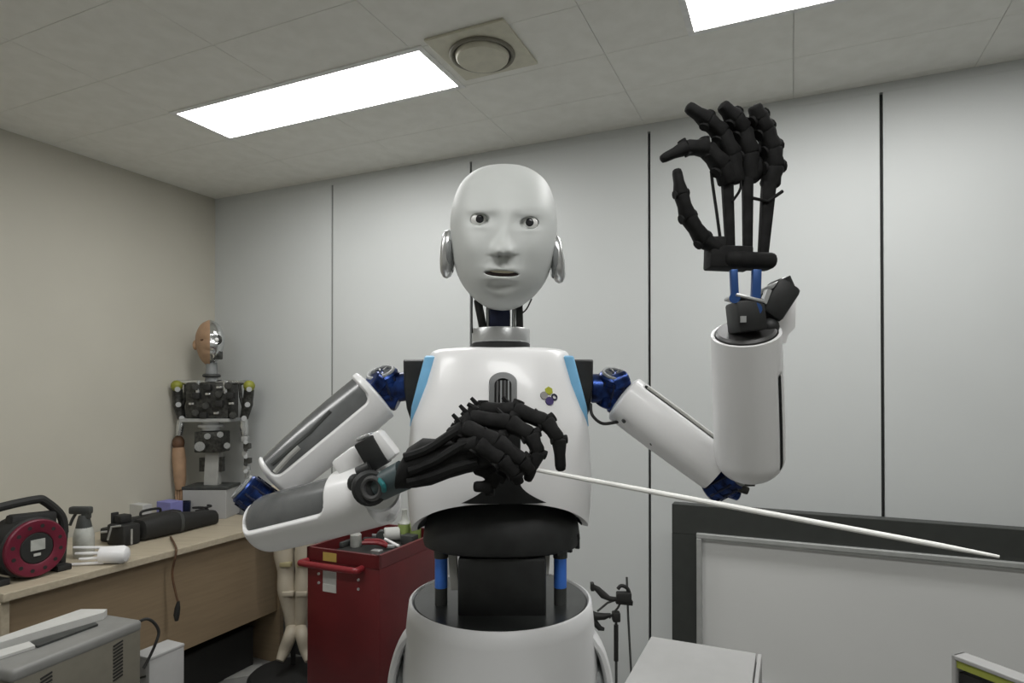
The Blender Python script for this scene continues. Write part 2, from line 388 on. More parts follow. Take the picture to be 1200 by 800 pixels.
bm = NB(); cyl(bm, c0 + V((0.065, -0.01, 0.012)), c0 + V((0.065, -0.01, 0.075)), 0.004); obj('pin', bm, M['satin'], t)

# ---- long black folded tripod in its bag
p0 = atz(160, 634, 0.72); p1 = atz(252, 613, 0.72)
t = thing('tripod_bag', p0, 'long black tripod bag lying along the desk with a grey strap', 'bag')
bm = NB(); a = (p1 - p0); rs = []
for s, rr, hh in ((0.0, 0.03, 0.03), (0.03, 0.05, 0.045), (0.3, 0.058, 0.052), (0.5, 0.052, 0.046), (0.75, 0.038, 0.038), (0.97, 0.034, 0.034), (1.0, 0.026, 0.028)):
    c = p0 + a * s + ZD * (hh + 0.001); _, e1, e2 = frame(a); rs.append(ring(bm, c, e1, e2, hh, rr, 18, 3.0))
loft(bm, rs); bag = obj('bag_body', bm, M['rubber'], t)
bm = NB(); c = p0 + a * 0.46; _, e1, e2 = frame(a); rs = []
for s in (-0.008, 0.008):
    rs.append(ring(bm, c + a.normalized() * s + ZD * 0.048, e1, e2, 0.0505, 0.056, 18, 3.0))
loft(bm, rs, False, False); obj('strap', bm, M['dark'], bag)
# upper black case leaning behind
pn = V((-(a.y), a.x, 0)).normalized(); q0 = p0 + pn * 0.11; q1 = p0 + a * 0.7 + pn * 0.11
t2 = thing('tool_case', q0, 'slim black case lying behind the tripod bag', 'case')
bm = NB(); beam(bm, q0 + ZD * 0.042, q1 + ZD * 0.042, 0.082, 0.07, hint=ZD, bev=0.012); obj('case_body', bm, M['rubber'], t2)
bm = NB(); cc = (q0 + q1) / 2 + ZD * 0.084; tube(bm, curve([cc - a * 0.12, cc - a * 0.1 + ZD * 0.02, cc + a * 0.1 + ZD * 0.02, cc + a * 0.12], 4), 0.006, 8); obj('case_handle', bm, M['rubber'], t2)

# ---- black socket strip end with small badge
s0 = atz(222, 622, 0.72); s1 = atz(262, 614, 0.72)
# cup, card box, cable coil
b = atz(205, 615, 0.72) + V((0.0, 0.09, 0))
bm = NB(); lathe(bm, [(0.024, 0), (0.027, 0.004), (0.029, 0.10), (0.026, 0.10), (0.024, 0.01)], b, n=20); tag(obj('pen_cup', bm, M['navy']), 'small dark blue cup behind the tripod bag', 'cup')
b = atz(180, 620, 0.72) + V((0.0, 0.14, 0))
bm = NB(); box(bm, b + ZD * 0.055, (0.10, 0.07, 0.11), ROT, 0.002); tag(obj('card_box', bm, M['lilac'], None, 0), 'lilac card box standing behind the tripod bag', 'box')
b = atz(150, 622, 0.72) + V((-0.05, 0.16, 0))
bm = NB(); box(bm, b + ZD * 0.05, (0.14, 0.05, 0.10), ROT, 0.002); tag(obj('paper_carton', bm, M['paper'], None, 0), 'plain white carton beside the lilac box', 'box')
b = atz(226, 616, 0.72) + V((0, 0.085, 0))
bm = NB(); rr = random.Random(3); pts = []
for i in range(60):
    an = i * 0.55; pts.append(b + V(((0.035 + 0.012 * math.sin(i * .9)) * math.cos(an), (0.028 + 0.01 * math.cos(i)) * math.sin(an), 0.008 + 0.075 * i / 60)))
tube(bm, curve(pts, 2), 0.005, 6); tag(obj('cable_coil', bm, M['rubber'], None, 60), 'tangled coil of black cable beside the white stand', 'cable')

# ---- cable hanging over the front of the desk
bm = NB()
base = G(0.652, 0.70, 0)
def hang(px, py): 
    return P(px, py, 2.590)
pts = [atz(200, 629, 0.727), atz(206, 641, 0.727) , hang(206, 650) , hang(202, 672), hang(206, 695), hang(209, 706)]
for p in pts[2:]: pass
tube(bm, curve(pts, 6), 0.0045, 8); t = thing('hanging_cable', pts[1], 'brown cable with a plug dangling over the desk front', 'cable')
obj('cord', bm, M['brown'], t, 60)
bm = NB(); tube(bm, [hang(209, 704), hang(208, 712), hang(207, 720), hang(207, 727)], [0.005, 0.011, 0.012, 0.007], 10); obj('plug', bm, M['rubber'], t)

# ================================================================ SECOND ROBOT (bust on the desk)
YB = 3.10
def B(px, py, dy=0.0): return P(px, py, YB + dy)
white0 = atz(248, 607, 0.72); YB = white0.y + 0.06
t = thing('skeleton_robot', V((white0.x, YB, 0.72)), 'small skeletal robot torso with half-skinned head on white stand', 'robot')
bm = NB(); zt = B(248, 571).z; s = YB / F
box(bm, V((B(248, 600).x, YB, (0.72 + zt) / 2)), (50 * s, 0.16, zt - 0.72), None, 0.003); stand = obj('stand_box', bm, M['white_box'], t, 0)
bm = NB(); box(bm, V((B(248, 600).x, YB, zt + 0.008)), (52 * s, 0.165, 0.016), None, 0.003); obj('base_plate', bm, M['dark'], t, 0)
bm = NB(); beam(bm, B(249, 568), B(251, 527), 16 * s, 0.05, bev=0.004, hint=(1, 0, 0)); obj('column', bm, M['label_grey'], t, 0)
bm = NB(); beam(bm, B(238, 552, .03), B(238, 536, .03), 6 * s, 0.03); obj('motor', bm, M['mech'], t, 0)
bm = NB(); beam(bm, B(259, 552), B(259, 535), 6 * s, 0.03); obj('motor', bm, M['mech'], t, 0)
bm = NB(); box(bm, B(249, 517), (30 * s, 0.12, 24 * s), None, 0.006); ab = obj('abdomen', bm, M['mech'], t)
for (x, y, r) in ((234, 523, 5.5), (258, 509, 3.5), (243, 511, 3.5), (266, 522, 3.5)):
    bm = NB(); cyl(bm, B(x, y, -0.085), B(x, y, 0.02), r * s, n=14); obj('pulley', bm, M['chrome'], ab)
bm = NB(); cyl(bm, B(247, 504), B(247, 490), 10 * s, n=18); cyl(bm, B(247, 500), B(247, 497), 14 * s, n=18); obj('waist', bm, M['satin'], t)
bm = NB(); box(bm, B(249, 491.5), (58 * s, 0.17, 4 * s), None, 0.003); obj('lower_plate', bm, M['satin'], t, 0)
bm = NB(); box(bm, B(249, 469), (50 * s, 0.13, 42 * s), None, 0.012); chest = obj('chest_block', bm, M['mech'], t)
rr = random.Random(5)
for i in range(16):
    x = 228 + (i % 4) * 14 + rr.uniform(-3, 3); y = 452 + (i // 4) * 11 + rr.uniform(-2, 2)
    bm = NB()
    if i % 3 == 0: cyl(bm, B(x, y, -0.09), B(x, y, -0.03), 4.2 * s, n=12, bev=0.003); mm = 'mech'
    elif i % 3 == 1: box(bm, B(x, y, -0.075), (8 * s, 0.03, 7 * s), None, 0.003); mm = 'rubber'
    else: box(bm, B(x, y, -0.07), (6 * s, 0.02, 2.6 * s), None, 0.002); mm = 'chrome'
    obj('actuator', bm, M[mm], chest)
for x in (232, 264):
    bm = NB(); cyl(bm, B(x, 446, -0.06), B(x, 461, -0.06), 2.6 * s, n=12); obj('piston', bm, M['chrome'], chest)
bm = NB(); cyl(bm, B(207, 448), B(292, 448), 3 * s, n=12); obj('shoulder_bar', bm, M['chrome'], t)
for x in (207, 292):
    bm = NB(); ball(bm, B(x, 452, -0.02), 6.5 * s, n=16); obj('shoulder_ball', bm, M['ball'], t)
bm = NB(); cyl(bm, B(248, 447), B(248, 424), 7 * s, 6 * s, n=14); obj('neck', bm, M['grey'], t)
bm = NB(); torus(bm, B(248, 440), (0, 0, 1), 8 * s, 2 * s); obj('neck_ring', bm, M['dark'], t)
# head: right half bare metal, left half skin
def bust_head(side):
    bm = NB(); rings = []
    tab = [(375, 2), (379, 9.5), (385, 14), (393, 17), (402, 17.2), (410, 15.5), (418, 12.5), (424, 8.5), (428, 4)]
    y = 375.0; rows = []
    while y <= 428: rows.append(y); y += 1.5
    for yy in rows:
        wpx = sinterp(tab, yy); row = []
        for k in range(17):
            th = (-PI / 2 + PI * k / 16) if side > 0 else (PI / 2 + PI * k / 16)
            # th measured so that side>0 is picture-right half
            x = wpx * math.cos(th); d = wpx * 1.15 * math.sin(th)
            fx = abs(x); pr = 0
            if d < 0:
                pr -= 3.0 * math.exp(-(x / 3.0) ** 2) * smoothstep(396, 408, yy) * (1 - smoothstep(408, 411, yy))
                pr += 2.4 * math.exp(-((fx - 8) / 4.0) ** 2 - ((yy - 399) / 3.5) ** 2)
                pr -= 1.2 * math.exp(-(x / 6.0) ** 2) * math.exp(-((yy - 415) / 2.0) ** 2)
            c = B(246 + x, yy); c += V((c.x, c.y, 0)).normalized() * ((d + pr) * s); row.append(bm.verts.new(c))
        rows_ = rings.append(row)
    for a, b in zip(rings, rings[1:]):
        for k in range(16): bm.faces.new((a[k], a[k + 1], b[k + 1], b[k]))
        bm.faces.new((a[16], a[0], b[0], b[16]))
    bm.faces.new(rings[0]); bm.faces.new(rings[-1])
    return bm
hs = obj('head_skin', bust_head(-1), M['tan_skin'], t, 60); hm = obj('head_frame', bust_head(1), M['chrome'], t, 60)
bm = NB(); ball(bm, B(238, 398, -0.058), 3.4 * s, 1.5 * s, 1.6 * s); obj('eye', bm, M['brown'], hs)
bm = NB(); ball(bm, B(254, 398, -0.055), 4.6 * s, 3 * s, 4.6 * s); torus(bm, B(254, 398, -0.062), (0, 1, 0), 5 * s, 1.2 * s); obj('eye_socket', bm, M['mech'], hm)
bm = NB(); ball(bm, B(254, 398, -0.066), 2.4 * s); obj('eye', bm, M['eye'], hm)
bm = NB(); box(bm, B(255, 416, -0.03), (9 * s, 0.04, 10 * s), None, 0.006); obj('jaw', bm, M['mech'], hm)
bm = NB(); ball(bm, B(229, 404), 3.2 * s, 3 * s, 6 * s); obj('ear', bm, M['tan_skin'], hs)
# arms
for nm, pts, r, mm in (('upper_arm', [(208, 456), (209, 474), (213, 490)], 5.5, 'mech'), ('upper_arm', [(292, 456), (290, 474), (286, 490)], 5.5, 'mech'),
                       ('forearm_joint', [(212, 492), (211, 502), (210, 510)], 4.2, 'chrome'), ('forearm_joint', [(286, 490), (286, 500), (287, 510)], 4.4, 'chrome')):
    bm = NB(); tube(bm, [B(*p) for p in pts], [r * s, r * s * 1.1, r * s * .85], 12); o = obj(nm, bm, M[mm], t)
    if nm == 'upper_arm':
        for (x, y) in (pts[0], pts[1], pts[2]):
            bm = NB(); cyl(bm, B(x, y, -0.05), B(x, y, 0.0), 3 * s, n=12); obj('bolt', bm, M['satin'], o)
        bm = NB(); sx = 1 if pts[0][0] > 250 else -1
        tube(bm, [B(pts[1][0] - sx * 9, 450), B(pts[1][0] - sx * 8, 465), B(pts[1][0] - sx * 4, 480)], 2.0 * s, 8); obj('link_rod', bm, M['mech'], o)
bm = NB(); ball(bm, B(209, 519), 7 * s, 6 * s, 9 * s); obj('elbow_sleeve', bm, M['brown'], t)
bm = NB(); tube(bm, [B(209, 524), B(210, 540), B(211, 562), B(211, 573)], [6.5 * s, 7.5 * s, 6.5 * s, 5 * s], 14); fa = obj('forearm', bm, M['tan_skin'], t)
for k in range(4):
    bm = NB(); tube(bm, [B(207 + k * 2.8, 571), B(206.5 + k * 3, 579), B(207 + k * 2.6, 587, -0.01)], [1.7 * s, 1.6 * s, 1.1 * s], 8); obj('finger', bm, M['tan_skin'], fa)
for k in range(5):
    bm = NB(); y = 514 + k * 8.5; box(bm, B(287.5 + (k % 2) * 2 + k * .4, y), (7 * s, 0.035, 6.5 * s), None, 0.004); cyl(bm, B(288, y + 4, -0.03), B(288, y + 4, 0.03), 2.4 * s, n=10); obj('forearm_segment', bm, M['mech'] if k % 2 else M['satin'], t)
for k in range(3):
    bm = NB(); tube(bm, [B(287 + k * 2.6, 552), B(287.5 + k * 2.6, 558), B(288 + k * 2.2, 564)], 1.0 * s, 6); obj('finger', bm, M['satin'], t)

# ================================================================ MANNEQUIN LEGS on a stand
YL = 3.0
t = thing('mannequin_legs', P(340, 794, YL), 'pair of cream robot legs hanging with toes down beside the red cart', 'robot legs')
bx = P(338, 794, YL); bx.z = 0
bm = NB(); lathe(bm, [(0.185, 0), (0.185, 0.02), (0.17, 0.035), (0.05, 0.05)], bx, n=32); obj('stand_base', bm, M['rubber'], t)
bm = NB(); cyl(bm, bx + V((0.005, 0.05, 0.04)), bx + V((0.005, 0.05, 0.88)), 0.012); obj('stand_pole', bm, M['rubber'], t)
bm = NB(); box(bm, P(344, 578, YL), (0.22, 0.14, 0.10), None, 0.03); obj('hip_block', bm, M['cream'], t)
for sx, pts in ((-1, [(331, 585, 10), (332, 620, 10.5), (333, 650, 11.5), (335, 668, 9.5), (336, 690, 10.5), (340, 715, 8), (342, 734, 7), (340, 744, 7.5), (334, 760, 7), (328, 774, 4.5)]),
                (1, [(358, 585, 10), (358, 620, 10.5), (357, 650, 11.5), (356, 668, 9.5), (356, 690, 10.5), (354, 715, 8), (352, 734, 7), (354, 744, 7.5), (358, 760, 7), (362, 774, 4.5)])):
    k = YL / F
    bm = NB(); pp = []; rr_ = []
    P3 = curve([P(x, y, YL - (0.05 if i > 6 else 0) - (0.03 if i > 8 else 0)) for i, (x, y, r) in enumerate(pts)], 4)
    for i in range(len(P3)): rr_.append(interp([(4 * j, p[2]) for j, p in enumerate(pts)], i) * k)
    tube(bm, P3, rr_, 18); leg = obj('leg', bm, M['cream'], t, 60)
    for (yy, hh) in ((661, 3.5), (695, 3)):
        x = pts[2][0] if yy < 670 else pts[4][0]
        bm = NB(); box(bm, P(x - 2 * sx, yy, YL - 0.034), (13 * k, 0.03, 5.5 * k), None, 0.004); obj('joint_cap', bm, M['olive'] if yy < 670 else M['cream'], leg)

# ---- dark cables and sheet on the floor under the desk
rr = random.Random(11); bm = NB(); pts = []
c = atz(238, 778, 0.0)
for i in range(26):
    a_ = i * 0.75; pts.append(c + V((0.13 * math.cos(a_) + 0.03 * rr.uniform(-1, 1), 0.09 * math.sin(a_) + 0.02 * rr.uniform(-1, 1), 0.012 + 0.012 * (i / 6))))
tube(bm, curve(pts, 4), 0.009, 8); tag(obj('floor_cable', bm, M['rubber'], None, 60), 'loose loops of black cable on the floor under the desk', 'cable')
bm = NB(); c = atz(268, 790, 0.0); box(bm, c + ZD * 0.003, (0.30, 0.12, 0.006), Matrix.Rotation(R(20), 3, 'Z'), 0.001); tag(obj('floor_sheet', bm, M['label_grey'], None, 0), 'pale grey sheet lying on the floor below the desk', 'sheet')
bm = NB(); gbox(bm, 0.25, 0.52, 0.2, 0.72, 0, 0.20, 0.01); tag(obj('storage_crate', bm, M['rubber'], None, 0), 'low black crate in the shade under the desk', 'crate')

# ================================================================ RED TOOL CART
KU0, KU1, KV0, KV1, KZ = 1.225, 1.575, 0.12, 0.60, 0.760
t = thing('tool_cart', G((KU0 + KU1) / 2, (KV0 + KV1) / 2, 0), 'dark red steel tool cart with a tube handle behind the robot', 'cart')
bm = NB(); gbox(bm, KU0, KU1, KV0, KV1, 0.09, KZ - 0.05, 0.008); obj('cart_body', bm, M['red'], t)
bm = NB()
gbox(bm, KU0, KU1, KV1 - 0.014, KV1, KZ - 0.05, KZ); gbox(bm, KU1 - 0.014, KU1, KV0, KV1, KZ - 0.05, KZ); gbox(bm, KU0, KU0 + 0.014, KV0, KV1, KZ - 0.05, KZ); gbox(bm, KU0, KU1, KV0, KV0 + 0.014, KZ - 0.05, KZ + 0.0)
obj('tray_rim', bm, M['red'], t)
bm = NB(); gbox(bm, KU0 + 0.014, KU1 - 0.014, KV0 + 0.014, KV1 - 0.014, KZ - 0.05, KZ - 0.045); obj('tray_mat', bm, M['rubber'], t, 0)
kf = KV1
bm = NB(); tube(bm, curve([G(KU0 + 0.005, kf, KZ - 0.055), G(KU0 + 0.0, kf + 0.035, KZ - 0.055), G(KU0 + 0.03, kf + 0.04, KZ - 0.055), G(KU0 + 0.24, kf + 0.04, KZ - 0.055), G(KU0 + 0.27, kf + 0.035, KZ - 0.055), G(KU0 + 0.27, kf, KZ - 0.055)], 4), 0.0125, 12); obj('handle', bm, M['red_bright'], t)
for u in (0.062, 0.255):
    for z in (0.10, 0.135):
        bm = NB(); cyl(bm, G(KU0 + u, kf - 0.001, KZ - z), G(KU0 + u, kf + 0.004, KZ - z), 0.0055, n=10); obj('screw', bm, M['satin'], t)
for z0, z1, mm in ((0.045, 0.012, 'label_yellow'), (0.165, 0.085, 'label_grey'), (0.165, 0.135, 'label_white')):
    bm = NB(); gbox(bm, KU0 + 0.083, KU0 + 0.148, kf, kf + (0.002 if mm != 'label_white' else 0.003), KZ - z0, KZ - z1); obj('sticker', bm, M[mm], t, 0)['label'] = {'label_yellow': 'yellow sticker', 'label_grey': 'grey sticker', 'label_white': 'pale lower sticker'}[mm]
for u in (KU0 + 0.05, KU1 - 0.05):
    for v in (KV0 + 0.06, KV1 - 0.06):
        bm = NB(); cyl(bm, G(u - 0.014, v, 0.04), G(u + 0.014, v, 0.04), 0.04, n=18, bev=0.006); box(bm, G(u, v, 0.082), (0.04, 0.05, 0.02), ROT); obj('caster', bm, M['rubber'], t)
TZ = KZ - 0.045
def tray(px, py): return atz(px, py, TZ)
b = tray(417, 640); bm = NB(); lathe(bm, [(0.022, 0), (0.024, 0.004), (0.024, 0.05), (0.014, 0.062), (0.012, 0.07)], b, n=18); tag(obj('small_jar', bm, M['clear']), 'small cloudy plastic jar on the front of the red cart', 'jar')
b = tray(441, 643); t2 = thing('pliers', b, 'red-handled pliers lying on the red cart', 'pliers')
for s_ in (-1, 1):
    bm = NB(); tube(bm, curve([b + V((0.045, -0.0 + s_ * 0.008, 0.012)), b + V((0.01, s_ * 0.022, 0.03)), b + V((-0.055, s_ * 0.018, 0.03))], 5), 0.0085, 8); obj('grip', bm, M['red_bright'], t2)
bm = NB(); box(bm, b + V((0.058, 0, 0.011)), (0.04, 0.02, 0.014), None, 0.004); obj('jaw', bm, M['satin'], t2)
b = tray(458, 634); bm = NB(); ax = V((0.8, 0.6, 0)); cyl(bm, b + V((-0.03, 0, 0.03)), b + V((0.035, 0.02, 0.03)), 0.03, n=24, bev=0.004); cyl(bm, b + V((-0.034, -0.001, 0.03)), b + V((-0.028, 0.001, 0.03)), 0.014, n=20)
tag(obj('tape_roll', bm, M['paper']), 'white roll of tape among the clutter on the red cart', 'tape')
b = tray(474, 632); t2 = thing('glue_bottle', b, 'clear bottle with a green label at the back of the red cart', 'bottle')
bm = NB(); lathe(bm, [(0.026, 0), (0.028, 0.004), (0.028, 0.075), (0.016, 0.09), (0.012, 0.12), (0.012, 0.135)], b, n=20); obj('body', bm, M['clear'], t2)
bm = NB(); lathe(bm, [(0.0285, 0.03), (0.0285, 0.072)], b, n=20, cap0=False, cap1=False); obj('band', bm, M['green'], t2)
b = tray(461, 641); bm = NB(); cyl(bm, b + V((-0.04, 0.02, 0.03)), b + V((0.03, -0.03, 0.012)), 0.006, n=10); tag(obj('marker_pen', bm, M['white']), 'white marker pen on the red cart', 'pen')
b = tray(441, 651.5); bm = NB(); box(bm, b + V((0, 0.01, 0.012)), (0.045, 0.03, 0.024), ROT, 0.005); tag(obj('metal_block', bm, M['silver']), 'small silver block at the front rim of the red cart', 'block')
b = tray(480, 637); bm = NB(); box(bm, b + V((0, 0.0, 0.02)), (0.06, 0.05, 0.04), ROT, 0.004); tag(obj('drill_box', bm, M['dark']), 'dark box on the red cart below the green bottle', 'box')
for nm, lb, cat, px, py, kind in (('socket_wrench', 'slim steel wrench lying at the rear of the red cart', 'wrench', 430, 628, 0), ('black_plug', 'black plug with a short lead on the red cart beside the jar', 'plug', 430, 637, 1),
        ('tape_measure', 'dark grey tape measure behind the pliers on the red cart', 'tape measure', 448, 634, 2), ('green_bottle_cap', 'green-capped tub at the far right of the red cart', 'tub', 487, 634, 3), ('white_adapter', 'white power adapter beside the green-capped tub on the red cart', 'adapter', 466, 628, 4)):
    b = tray(px, py); bm = NB()
    if kind == 0: beam(bm, b + V((-.05, .02, .006)), b + V((.05, -.01, .006)), .012, .008, bev=.002)
    elif kind == 1:
        box(bm, b + ZD * .014, (.035, .028, .028), None, .006); tube(bm, curve([b + V((.015, 0, .014)), b + V((.035, .01, .02)), b + V((.05, .03, .01)), b + V((.03, .05, .008))], 4), .004, 6)
    elif kind == 2: cyl(bm, b + V((0, -.012, .026)), b + V((0, .014, .026)), .026, n=20, bev=.005)
    elif kind == 3: lathe(bm, [(.022, 0), (.024, .003), (.024, .06), (.026, .062), (.026, .082), (.022, .085)], b, n=20)
    else: box(bm, b + ZD * .02, (.05, .035, .04), ROT, .006)
    tag(obj(nm, bm, M[('satin', 'rubber', 'dark', 'green', 'paper')[kind]]), lb, cat)
b = tray(398, 640); bm = NB(); box(bm, b + V((0, 0.02, 0.012)), (0.08, 0.08, 0.024), ROT, 0.004); tag(obj('parts_tray', bm, M['dark']), 'flat dark parts tray at the corner of the red cart', 'tray')

# ================================================================ EQUIPMENT LOWER LEFT
EZ = 0.65
e1 = atz(165, 726, EZ); e0 = atz(16, 785, EZ)
ea = (e1 - e0); ea.z = 0; el = ea.length; ea.normalize(); en = V((-ea.y, ea.x, 0))       # en points to picture-left
EW = 0.22
rotE = Matrix((ea, en, ZD)).transposed()
t = thing('power_supply_cabinet', (e0 + e1) / 2 + en * EW / 2 - ZD * EZ, 'beige-grey metal instrument cabinet with slotted side in front of the desk', 'cabinet')
ec = (e0 + e1) / 2 + en * EW / 2; ec.z = 0
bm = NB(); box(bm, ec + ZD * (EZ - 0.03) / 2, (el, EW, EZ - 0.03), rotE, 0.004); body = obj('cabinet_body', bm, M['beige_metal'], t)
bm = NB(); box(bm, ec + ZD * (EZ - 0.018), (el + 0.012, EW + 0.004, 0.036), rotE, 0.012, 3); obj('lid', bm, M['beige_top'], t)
for s_, z0, n_ in ((0.79, 0.045, 11), (0.79, 0.185, 11), (0.22, 0.05, 11)):
    for i in range(n_):
        c = e0 + ea * (el * s_); c.z = EZ - z0 - i * 0.0105
        bm = NB(); box(bm, c - en * 0.0005, (0.032, 0.004, 0.0045), rotE @ Matrix.Rotation(R(-12), 3, 'Y')); obj('vent_slot', bm, M['rubber'], body, 0)
for i in range(6):
    c = e0 - ea * 0.002 + en * 0.10; c.z = EZ - 0.055 - i * 0.018
    bm = NB(); box(bm, c, (0.004, 0.16, 0.008), rotE); obj('front_louver', bm, M['rubber'], body, 0)
bm = NB(); k1 = P(166, 726.5, e1.y + 0.01); pts = [k1 + en * 0.02 + ZD * -0.01, P(172, 725, e1.y + 0.03), P(181, 730, e1.y + 0.05), P(186, 740, e1.y + 0.06), P(183, 752, e1.y + 0.05), P(176, 768, e1.y + 0.04), P(168, 783, e1.y + 0.02)]
tube(bm, curve(pts, 6), 0.0048, 8); obj('power_cord', bm, M['rubber'], t, 60)
# papers on the lid
def sheet(name, pts, th, m_, label, z):
    bm = NB(); lo = [bm.verts.new(V((p.x, p.y, z))) for p in pts]; hi = [bm.verts.new(V((p.x, p.y, z + th))) for p in pts]
    bm.faces.new(lo); bm.faces.new(hi); bridge(bm, lo, hi); return tag(obj(name, bm, m_, None, 0), label, 'papers')
z = EZ + 0.001
sheet('paper_stack', [e0 + ea * (el * .02) + en * (EW * .48), e0 + ea * (el * .30) + en * (EW * .40), e0 + ea * (el * .34) + en * (EW * .62), e0 + ea * (el * .02) + en * (EW * .75)], 0.008, M['paper'], 'short white paper stack at the front of the beige cabinet', z)
sheet('dark_folder', [e0 + ea * (el * .31) + en * (EW * .38), e0 + ea * (el * .78) + en * (EW * .36), e0 + ea * (el * .80) + en * (EW * .46), e0 + ea * (el * .33) + en * (EW * .62)], 0.006, M['dark'], 'dark folder edge between white papers on the beige cabinet', z)
sheet('manual', [e0 + ea * (el * .05) + en * (EW * .80), e0 + ea * (el * .36) + en * (EW * .72), e0 + ea * (el * .90) + en * (EW * .52), e0 + ea * (el * .97) + en * (EW * .60), e0 + ea * (el * .9) + en * (EW * .97), e0 + ea * (el * .05) + en * (EW * .97)], 0.022, M['paper'], 'long white document stack along the back of the beige cabinet', z)
# white box behind it
w0 = atz(186, 762, 0.50)
t = thing('white_bin', V((w0.x, w0.y, 0)), 'small white box standing behind the beige cabinet', 'box')
bm = NB(); box(bm, V((w0.x, w0.y, 0.25)), (0.085, 0.13, 0.50), ROT, 0.004); wb = obj('box_body', bm, M['white_box'], t)
bm = NB(); box(bm, V((w0.x, w0.y, 0.502)), (0.088, 0.133, 0.012), ROT, 0.004); obj('box_lid', bm, M['white_box'], t)
bm = NB(); box(bm, V((w0.x, w0.y, 0.44)) + VD * 0.066 + UD * 0.012, (0.035, 0.003, 0.006), ROT @ Matrix.Rotation(R(-20), 3, 'Y')); obj('mark', bm, M['dark'], wb, 0)

# ================================================================ CLAMP STAND behind the robot
YC = 2.15
t = thing('clamp_stand', V((P(724, 700, YC).x, YC, 0)), 'black clamp stand with a thin second rod by the back wall', 'stand')
k = YC / F
b = P(722, 700, YC); b.z = 0
bm = NB(); box(bm, b + V((0.02, 0, 0.012)), (0.24, 0.16, 0.024), None, 0.005); obj('base', bm, M['rubber'], t)
bm = NB(); cyl(bm, b + ZD * 0.02, P(722, 716, YC), 1.6 * k); obj('pole', bm, M['dark'], t)
bm = NB(); cyl(bm, P(722, 732, YC), P(722, 774, YC), 2.7 * k, n=14); obj('grip', bm, M['rubber'], t)
bm = NB(); tube(bm, [P(734.5, 676, YC + .02), P(736, 720, YC + .02), P(739.5, 785, YC + .02), V((P(741, 800, YC + .02).x, YC + .02, 0.02))], 1.3 * k, 8); obj('rod', bm, M['dark'], t)
bm = NB(); box(bm, P(731, 699, YC), (17 * k, 0.03, 11 * k), None, 0.004); tube(bm, curve([P(724, 690, YC), P(728, 686, YC), P(735, 689, YC), P(738, 697, YC)], 4), 2.2 * k, 8); beam(bm, P(722, 704, YC), P(741, 706, YC), 5 * k, 0.02); obj('clamp', bm, M['rubber'], t)
bm = NB(); tube(bm, [P(694, 686, YC), P(700, 690, YC), P(707, 697, YC), P(714, 701, YC), P(724, 702, YC)], [2.4 * k, 3.5 * k, 4.4 * k, 3.0 * k, 2.5 * k], 10); box(bm, P(694, 687, YC), (4 * k, .025, 9 * k), None, 0.002); obj('jaw', bm, M['rubber'], t)
bm = NB(); tube(bm, [P(700, 716, YC), P(712, 706, YC), P(724, 702, YC)], 1.3 * k, 8); tube(bm, [P(714, 724, YC), P(724, 712, YC), P(728, 704, YC)], 1.3 * k, 8); obj('arm', bm, M['dark'], t)
bm = NB(); tube(bm, [P(690, 716, YC), P(698, 722, YC), P(708, 722, YC), P(716, 720, YC)], [2.5 * k, 5 * k, 4 * k, 2 * k], 10); box(bm, P(722, 722, YC), (9 * k, .03, 11 * k), None, .004); tube(bm, [P(696, 728, YC), P(703, 736, YC), P(708, 737, YC)], [4 * k, 3.2 * k, 2 * k], 8); obj('knob', bm, M['rubber'], t)

# ================================================================ WHITEBOARD on the right
WV = 0.30
def onV(px, v):                        # u where the ray of column px meets the plane v
    kx = (px - CX) / F
    c = CORNER + VD * v
    return (kx * c.y - c.x) / (UD.x - kx * UD.y)
def zat(px, py, v):
    u = onV(px, v); Y = G(u, v, 0).y; return P(px, py, Y).z
WU0 = onV(787, WV); WZ1 = zat(787, 590, WV); WU1 = WU0 + 1.75; WZ0 = 0.30
fl = onV(815, WV + .02) - WU0; ft = WZ1 - zat(815, 625, WV + .02)
t = thing('whiteboard', G((WU0 + WU1) / 2, WV, 0), 'wide whiteboard in a thick dark grey frame before the back wall', 'whiteboard')
bm = NB()
gbox(bm, WU0, WU1, WV - 0.05, WV, WZ1 - ft - .01, WZ1, 0.002); gbox(bm, WU0, WU0 + fl + .01, WV - 0.05, WV, WZ0, WZ1 - ft - .01); gbox(bm, WU1 - fl, WU1, WV - 0.05, WV, WZ0, WZ1 - ft - .01); gbox(bm, WU0 + fl, WU1 - fl, WV - 0.05, WV, WZ0, WZ0 + ft)
obj('frame', bm, M['board_frame'], t, 0)
bm = NB(); tw = 0.018; a0, a1, z1, z0 = WU0 + fl, WU1 - fl, WZ1 - ft, WZ0 + ft
for q in ((a0, a1, z1 - tw, z1), (a0, a1, z0, z0 + tw), (a0, a0 + tw, z0 + tw, z1 - tw), (a1 - tw, a1, z0 + tw, z1 - tw)):
    gbox(bm, q[0], q[1], WV - 0.02, WV + 0.012, q[2], q[3], 0.003)
for q in ((a0 + tw, a1 - tw, z1 - tw - .006, z1 - tw),): gbox(bm, q[0], q[1], WV - 0.02, WV + 0.006, q[2], q[3])
obj('inner_trim', bm, M['alu'], t, 0)
bm = NB(); gbox(bm, a0 + tw, a1 - tw, WV - 0.03, WV - 0.008, z0 + tw, z1 - tw); obj('writing_surface', bm, M['board'], t, 0)
for u in (WU0 + 0.12, WU1 - 0.12):
    bm = NB(); gbox(bm, u - 0.02, u + 0.02, WV - 0.08, WV - 0.05, 0.03, 0.75); gbox(bm, u - 0.02, u + 0.02, WV - 0.22, WV + 0.14, 0.0, 0.03); obj('leg', bm, M['board_frame'], t, 0)

